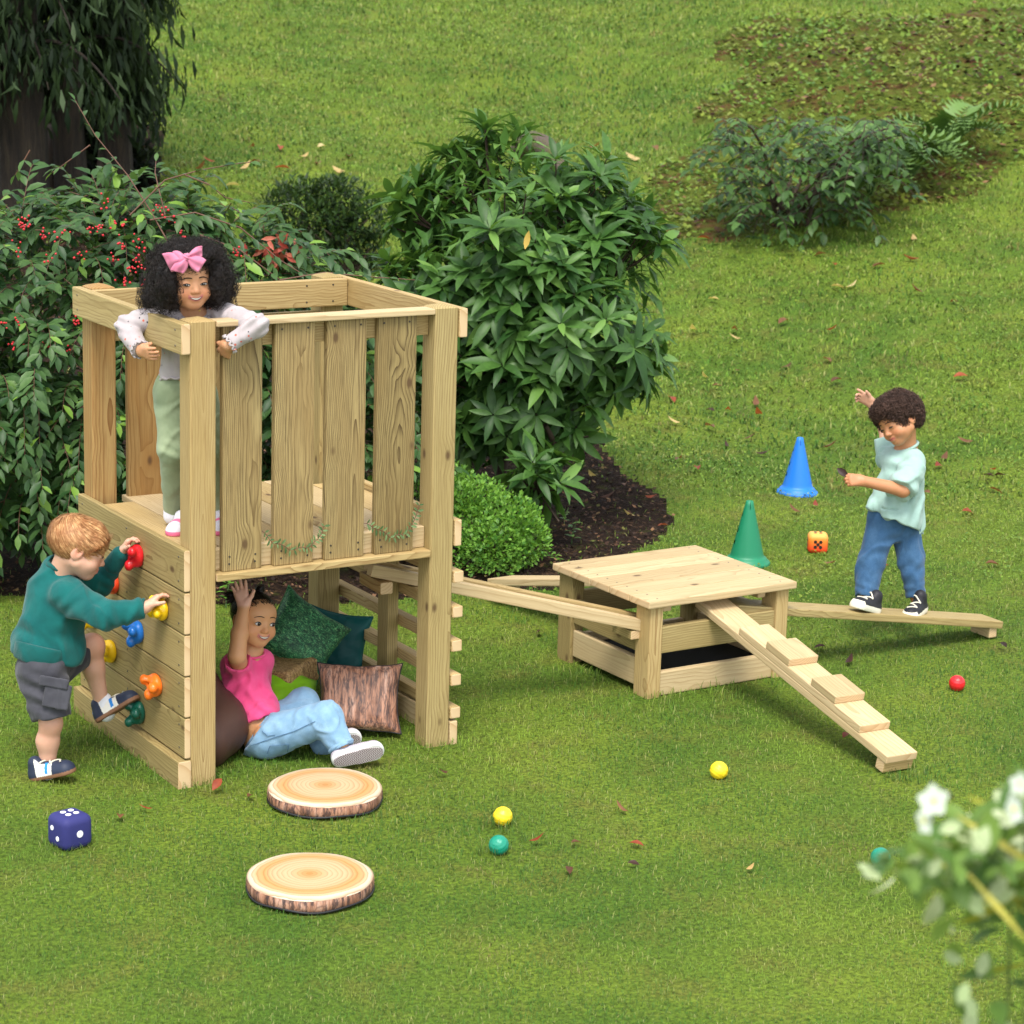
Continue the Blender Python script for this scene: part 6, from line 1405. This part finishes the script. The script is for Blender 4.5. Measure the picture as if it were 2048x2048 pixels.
PK, WS = (.72, .16, .30), (.62, .60, .66)
def girlshoe(l, L, w):
    c = np.tile(np.array(WS), (len(l), 1)); c[l[:, 2] < .017] = PK; c[(np.abs(l[:, 1]/L-.62) < .09) & (l[:, 2] > .03)] = PK; return c
for px, py in ((349, 1071), (441, 1069)):
    b = onp(px, py, 2, .8145); dr = np.array([-CF[0], -CF[1], 0])*.9+CR*(-.12 if px < 400 else .12); dr[2] = 0; dr /= np.linalg.norm(dr); shoe(gb, b-dr*.115, b+dr*.02, (0, 0, 1), .135, None, .062, pattern=girlshoe); S = Sdf(.003); a_ = a1 if px < 400 else a2; S.cap(a_+np.array([0, 0, .015]), a_-np.array([0, 0, .02]), .033, .034); v, f = S.build(); link('sock', mesh('sock', v, f, [SOCK]), gb)

# ---- C: girl sitting under the deck, waving
gc = thing('person', 'girl in pink t-shirt and light jeans sitting under the deck and waving', 'person', gp(540, 1500))
SK3 = (.56, .285, .135); PALM = (.66, .375, .285); C = V(509, 1240, 8.50); R = hframe(-CF*.77+CR*.58-CU*.16, CU+CR*.10); hs_ = 1.0
S = Sdf(.0022); head_sdf(S, C, R, hs_); nb_ = V(500, 1302, 8.54); S.cap(C+R @ np.array([0, -.02, -.05]), nb_, .036, .042, .02); S.cap(nb_, V(494, 1326, 8.55), .045, .055, .02); v, f = S.build(); ch = [(v, f, colour_head(v, C, R, hs_, SK3, (.50, .17, .14), .3))]; Fc = Face(v, C, R, hs_)
sh, el, wr = V(482, 1345, 8.52), V(474, 1312, 8.40), V(488, 1214, 8.43); S = Sdf(.002); S.cap(sh, el, .034, .031, .012); S.cap(el, el*.55+wr*.45-CR*.002, .031, .030, .012); S.cap(el*.55+wr*.45-CR*.002, wr, .030, .0205, .012); hand_sdf(S, wr, CU*.97-CR*.22, -CF, CR, .98, (.06, .05, .08, .10), .16, (.62, .72, .12)); v, f = S.build()
c = limb_col(v, SK3); l = v-wr; g = np.clip((l@CU+.004)/.012, 0, 1)*np.clip((-(l@CF)+.003)/.006, 0, 1); c = c*(1-g[:, None])+g[:, None]*np.array(PALM); ch.append((v, f, c))
pel = V(520, 1478, 8.50); hN, kN, aN = V(532, 1474, 8.42), V(652, 1436, 8.36), V(684, 1496, 8.33); hF, kF, aF = V(552, 1462, 8.58), V(606, 1408, 8.60), V(648, 1488, 8.50)
S = Sdf(.0035); S.cap(nb_, V(492, 1380, 8.54), .05, .072, .03); S.cap(V(492, 1380, 8.54), V(516, 1448, 8.51), .078, .070, .03); S.cap(V(516, 1448, 8.51), pel, .070, .06, .02); S.chain([hN, kN, aN], [.045, .04, .026], .02); S.chain([hF, kF, aF], [.045, .04, .026], .02); S.chain([V(512, 1340, 8.62), V(500, 1400, 8.72), V(496, 1450, 8.75)], [.03, .026, .02]); v, f = S.build(); ch.append((v, f, SK3)); body_mesh(gc, ch, skin_mat('brown_skin'))
eyes(gc, Fc, (.030, .014, .008), (-.55, .02), 1.08, .06); BH = hair_mat('black_hair', (.004, .003, .003), (.014, .010, .009), .38, .4); brows(gc, Fc, BH, .0013, .0225, .005); mouth(gc, Fc, True, .0042)
S = Sdf(.003); LH = lambda x, y, z: C+R @ (np.array([x, y, z])*hs_); S.ell(LH(0, -.016, .026), (.0735, .090, .0745), R); S.plane(LH(0, .052, .068), R @ np.array([0, .90, -.44]), .006); S.plane(LH(0, 0, -.05), -R[:, 2], .008)
for q_ in (-1, 1): S.ell(LH(q_*.076, .022, -.022), (.03, .035, .036), R, .006, 'cut')
S.ell(V(519, 1181, 8.52), (.017, .016, .016), None, .006); S.ell(V(462, 1191, 8.53), (.016, .016, .017), None, .006); S.cap(V(466, 1200, 8.53), V(480, 1215, 8.53), .012, .02, .008); straight(gc, S, C, R, hs_, 2200, BH, 5, (.0, -.05, .07), (.015, .03), .0011, .0015)
PT = fabric('pink_tee', (.80, .09, .25), .85, (.72, .065, .20)); S = Sdf(.0034); S.cap(V(494, 1350, 8.54), V(490, 1382, 8.54), .075, .085, .03); S.cap(V(490, 1382, 8.54), V(512, 1432, 8.51), .088, .092, .03); S.cap(V(468, 1330, 8.53), V(522, 1322, 8.57), .048, .046, .03); S.cap(sh, V(474, 1322, 8.44), .048, .046, .02); S.cap(V(522, 1332, 8.59), V(518, 1372, 8.64), .045, .045, .02)
hn = (V(560, 1420, 8.45)-V(482, 1448, 8.45)); hn = np.cross(hn, CF); hn = hn if hn@CU < 0 else -hn; S.plane(V(520, 1436, 8.51), hn, .004, .2);  S.cap(V(473, 1295, 8.40), V(474, 1312, 8.42), .06, .052, .004, 'cut')
garment(gc, 't_shirt', S, PT, .0038, 27, 25, [(V(530, 1400, 8.45), CU*.8+CR*.6, .08, 130, .006), (V(470, 1390, 8.46), CU-CR*.8, .08, 120, .006), (V(505, 1355, 8.46), CR, .06, 140, .004)]); ring_tube(gc, 'neckline', V(503, 1305, 8.52), CU*.9-CF*.35+CR*.1, .047, .0045, PT)
def denim(name, a, b_):
    def ex(n, col):
        p = n.pos(); w = n.noise(n.scale(p, (1, 1, 1)), 24., 4., .6); t = n.noise(n.scale(p, (900, 900, 120)), 1., 1.); return n.mix(n.map(t, .4, .6, 0., .35), n.mix(n.map(w, .42, .68, 0., .38), col, b_), tuple(v*.7 for v in a))
    return fabric(name, a, .85, tuple(v*.86 for v in a), weave=.3, extra=ex)
LJ = denim('light_denim', (.205, .36, .53), (.34, .50, .64)); S = Sdf(.0034); S.cap(V(508, 1470, 8.50), V(545, 1474, 8.50), .080, .080, .03); S.ell(V(520, 1480, 8.50), (.095, .09, .065), hframe(CR, CU), .03); S.cap(hN, kN, .078, .060, .03); S.cap(kN, aN, .058, .045, .02); S.cap(hF, kF, .076, .058, .03); S.cap(kF, aF, .056, .043, .02); wn = V(516, 1452, 8.5)-V(500, 1420, 8.5); S.plane(V(522, 1458, 8.50), V(440, 1400, 8.5)-V(522, 1458, 8.5), .004, .14); S.cap(V(545, 1452, 8.53), V(575, 1440, 8.57), .070, .066, .03); S.plane(aN+(aN-kN)*.02, aN-kN, .003, .06)
garment(gc, 'jeans', S, LJ, .0030, 32, 29, [(kN-CU*.03, CR*.7+CU*.6, .05, 150, .004), (aN-CR*.01, CU+CR*.3, .04, 190, .004), (V(548, 1468, 8.40), CR*.8+CU*.6, .05, 150, .005), (kF, CR-CU*.3, .05, 150, .003)])
ring_tube(gc, 'turn_up', aN-(aN-kN)*.06, aN-kN, .043, .007, LJ); ring_tube(gc, 'waistband', V(521, 1458, 8.50), V(440, 1400, 8.5)-V(522, 1458, 8.5), .080, .008, LJ, oval=1.02)
STITCH = fabric('dark_stitching', (.09, .16, .25)); 
for pts in ([(536, 1506), (540, 1490), (577, 1488), (575, 1503)], [(505, 1482), (560, 1462), (610, 1450)], [(575, 1420), (605, 1405), (612, 1400)]):
    p = np.array([V(a, b, 8.36) for a, b in pts]) if False else None
DST = mat('denim_stitching', rough=.8, base=(.075, .16, .28))
jv = np.array([v_.co[:] for v_ in [o_ for o_ in gc.children if o_.name.startswith('jeans')][0].data.vertices]); jr = jv-CAM; jd = jr @ CF; jx = 1024+F_PX*(jr @ CR)/jd; jy = 1024-F_PX*(jr @ CU)/jd
for pts in ([(534, 1508), (540, 1492), (578, 1489), (574, 1506)], [(500, 1492), (540, 1478), (590, 1462), (636, 1440)], [(524, 1462), (535, 1472), (552, 1470)]):
    q_ = []
    for (a1_, b1_), (a2_, b2_) in zip(pts, pts[1:]):
        for t in np.linspace(0, 1, 9)[:-1]:
            a, b = a1_+(a2_-a1_)*t, b1_+(b2_-b1_)*t; k = np.hypot(jx-a, jy-b) < 4
            if k.any(): q_.append(V(a, b, jd[k].min()-.0012))
    if len(q_) > 2: v, f = tube(np.array(q_), .0012, 4); link('seam', mesh('seam', v, f, [DST]), gc)
GRYM, SOLEW, HERR = (.40, .34, .40), (.70, .70, .68), None
def canvas(l, L, w):
    c = np.tile(np.array((.42, .37, .43)), (len(l), 1)); c[(np.abs(np.sin(l[:, 1]*420)*np.sin(l[:, 2]*420)) > .55)] = (.58, .55, .60); c[l[:, 2] < .020] = SOLEW; c[(l[:, 2] < .020) & (l[:, 2] > .0165)] = (.45, .45, .47); return c
def zig(n, b):
    x, y, z = n.xyz(n.obj()); a = n.math('ABSOLUTE', n.math('SUBTRACT', n.math('FRACT', n.math('MULTIPLY', x, 45.)), .5)); s_ = n.math('FRACT', n.math('MULTIPLY', n.math('ADD', y, n.math('MULTIPLY', a, .022)), 130.)); n.set(b.inputs['Base Color'], n.mix(n.math('LESS_THAN', s_, .45), (.60, .55, .56), (.13, .06, .08)))
TREAD = mat('herringbone_tread', zig, .6)
def sole_tread(root, heel, toe, up, L, wd):
    heel = np.array(heel, float); d = np.array(toe, float)-heel; d /= np.linalg.norm(d); R = hframe(d, up); w = wd/2*.86; a = np.linspace(0, 2*np.pi, 40, endpoint=False); pts = []
    for t in a:
        y = (L/2-.006)*math.sin(t); x = w*math.copysign(abs(math.cos(t))**.65, math.cos(t))*(1.0 if y > 0 else .88); pts.append((x, y, 0))
    v = np.array([(0, 0, 0)]+pts); v2 = v.copy(); v2[:, 2] = .003; V_ = np.concatenate([v, v2[1:]]); f = [[0, 1+(i+1) % 40, 1+i] for i in range(40)]+[[1+i, 1+(i+1) % 40, 41+(i+1) % 40, 41+i] for i in range(40)]
    link('tread', mesh('tread', V_, f, [TREAD], smooth=False), root, M4(R, heel+R @ np.array([.0015, L/2, -.0025])))
hS, tS = V(664, 1526, 8.285), V(772, 1502, 8.33); uS = CU*.55+CF*.80+CR*.05
so = shoe(gc, hS, tS, uS, .190, None, .074, pattern=canvas, high=.058); sole_tread(gc, hS, tS, uS, .190, .074)
hS, tS = V(626, 1500, 8.50), V(728, 1476, 8.52); uS = CU*.50+CF*.80; shoe(gc, hS, tS, uS, .180, None, .074, pattern=canvas, high=.058); sole_tread(gc, hS, tS, uS, .180, .074)

# ---- D: boy in mint t-shirt walking on the beam
gd_ = thing('person', 'curly haired boy in mint t-shirt and jeans walking along the right beam', 'person', onp(1770, 1228, 1, .235))
SK4 = (.46, .215, .105); C = V(1797, 842, 10.0); R = hframe(-CR*.74-CU*.46-CF*.50, CU*.88-CR*.38); hs_ = 1.0
S = Sdf(.0024); head_sdf(S, C, R, hs_); nb_ = V(1812, 898, 10.06); S.cap(C+R @ np.array([0, -.02, -.05]), nb_, .036, .043, .02); S.cap(nb_, V(1810, 920, 10.07), .045, .06, .02); v, f = S.build(); ch = [(v, f, colour_head(v, C, R, hs_, SK4, (.42, .13, .10), .3, False))]; Fc = Face(v, C, R, hs_)
sL, eL, wL = V(1826, 938, 9.97), V(1806, 980, 9.88), V(1726, 962, 9.84); S = Sdf(.0022); S.cap(sL, eL, .036, .030, .012); S.cap(eL, wL, .030, .0215, .012); hand_sdf(S, wL, -CR*.96+CU*.06-CF*.2, -CU*.2+CF*.9, CU*.9, .98, (.75, .8, .85, .9), .03, (.95, .25, .2)); v, f = S.build(); ch.append((v, f, limb_col(v, SK4, [wL-CR*.05], .25, .04)))
sR, eR, wR = V(1776, 918, 10.20), V(1772, 862, 10.30), V(1745, 808, 10.26); S = Sdf(.0022); S.cap(sR, eR, .036, .030, .012); S.cap(eR, wR, .030, .0215, .012); hand_sdf(S, wR, -CR*.84+CU*.55, -CU*.5-CF*.6, CU*.8+CR*.1, .98, (.12, .5, .55, .6), .10, (.7, .5, .1)); v, f = S.build(); ch.append((v, f, limb_col(v, (.52, .285, .19))))
S = Sdf(.006); pv = V(1790, 1040, 10.06); S.cap(nb_, V(1802, 960, 10.07), .05, .068, .03); S.cap(V(1802, 960, 10.07), pv, .066, .050, .03); k1, an1 = V(1742, 1125, 10.06), V(1733, 1196, 10.03); k2, an2 = V(1820, 1118, 10.10), V(1832, 1196, 10.10); S.chain([V(1768, 1045, 10.07), k1, an1], [.045, .036, .025]); S.chain([V(1806, 1045, 10.09), k2, an2], [.045, .036, .025]); v, f = S.build(); ch.append((v, f, SK4)); body_mesh(gd_, ch, skin_mat('warm_brown_skin'))
eyes(gd_, Fc, (.02, .01, .006), (0, -.8), .35); BRC = hair_mat('brown_curls', (.028, .014, .009), (.115, .062, .045), .55, .3); brows(gd_, Fc, BRC, .0014); mouth(gd_, Fc, False)
S = Sdf(.004); LH = lambda x, y, z: C+R @ (np.array([x, y, z])*hs_); S.ell(LH(0, -.016, .038), (.090, .098, .080), R, .02); S.ell(LH(0, -.055, .0), (.078, .055, .062), R, .02); S.ell(LH(0, .03, .072), (.07, .055, .04), R, .02); S.ell(LH(0, .09, -.02), (.085, .058, .072), R, .008, 'cut'); S.plane(LH(0, -.02, -.045), R @ np.array([0, .3, -1.]), .01)
for q_ in (-1, 1): S.ell(LH(q_*.085, .004, -.024), (.034, .034, .036), R, .006, 'cut')
curly(gd_, S, 8500, .0038, .0085, BRC, 33, .0013, .011, .006, 60)
MINT = fabric('mint_jersey', (.31, .455, .41), .85, (.28, .42, .37)); S = Sdf(.0036); S.cap(V(1806, 935, 10.07), V(1800, 985, 10.07), .092, .098, .03); S.cap(V(1800, 985, 10.07), V(1792, 1040, 10.06), .100, .112, .03); S.cap(V(1778, 918, 10.13), V(1826, 922, 10.02), .050, .052, .03); S.cap(V(1760, 1010, 10.04), V(1738, 1018, 10.0), .06, .022, .03); S.cap(V(1822, 1020, 10.1), V(1838, 1066, 10.12), .055, .020, .03)
S.cap(sL, V(1804, 974, 9.90), .056, .066, .02); S.cap(sR, V(1766, 866, 10.28), .052, .046, .02); S.cap(V(1778, 1020, 10.06), V(1776, 1040, 10.06), .075, .075, .03)
hn = np.cross(V(1740, 1018, 10.)-V(1842, 1072, 10.1), CF); hn = hn if hn@CU < 0 else -hn; S.plane(V(1790, 1044, 10.06), hn*.6-CU*.08*np.linalg.norm(hn)/1., .004, .25); S.plane(V(1797, 984, 9.89), eL-sL, .003, .085); S.plane(V(1768, 872, 10.29), CU*.9-CR*.2, .003, .07); S.ell(V(1812, 892, 10.05), (.050, .05, .036), R, .006, 'cut')
garment(gd_, 't_shirt', S, MINT, .0075, 20, 35, [(V(1800, 955, 9.95), CR*.6+CU, .10, 100, .007), (V(1780, 1010, 9.96), CR+CU*.2, .10, 100, .008), (V(1830, 1000, 10.), CR*.9-CU*.5, .09, 110, .008)])
ring_tube(gd_, 'neckline', V(1813, 893, 10.05), CU*.85-CR*.35-CF*.25, .050, .0065, MINT)
DJ = denim('mid_denim', (.036, .098, .20), (.085, .18, .31)); S = Sdf(.0036); S.cap(V(1774, 1030, 10.06), V(1804, 1030, 10.08), .080, .080, .03); S.cap(V(1788, 1035, 10.06), V(1788, 1056, 10.06), .072, .062, .02); S.chain([V(1766, 1045, 10.07), k1, an1+CU*.012], [.068, .057, .046], .02); S.chain([V(1808, 1045, 10.09), k2, an2+CU*.012], [.068, .056, .045], .02); S.plane(an1+CU*.004, an1-k1, .003, .07); S.plane(an2+CU*.004, an2-k2, .003, .07)
garment(gd_, 'jeans', S, DJ, .0055, 30, 39, [(k1, CU+CR*1.2, .06, 120, .003), (k2-CU*.03, CU-CR*1.0, .06, 130, .004), (an1+CU*.03, CU+CR*.4, .04, 190, .004), (an2+CU*.03, CU-CR*.3, .045, 180, .004)])
BK, CRM = (.014, .014, .018), (.70, .66, .54)
bootp = lambda l, L, w: np.where((l[:, 2:3] < .024) | ((l[:, 1:2]/L > .80) & (l[:, 2:3] < .036)), np.array(CRM)[None], np.array(BK)[None])
hS, tS = onp(1754, 1228, 1, .215), onp(1676, 1206, 1, .160); shoe(gd_, hS, tS, (0.10, 0, 1), .172, None, .074, pattern=bootp, high=.072); laces(gd_, hS, tS, (0.10, 0, 1), .172, LACE, 4, .055)
hS, tS = onp(1846, 1218, 1, .270), onp(1806, 1240, 1, .165); dS = tS-hS; dS[2] = -.02; shoe(gd_, hS, hS+dS, (0.05, .0, 1), .172, None, .074, pattern=bootp, high=.072); laces(gd_, hS, hS+dS, (.05, 0, 1), .172, LACE, 4, .055)
tip = wL-CR*.062+CU*.018; o = link('held_leaf', FM['dark'][0], None, M4(lookR((-CR*.75+CU*.6)[None], -CF[None])[0], tip, .06)); tag(o, 'dry dark brown leaf held in the walking boy\'s hand', 'leaf')
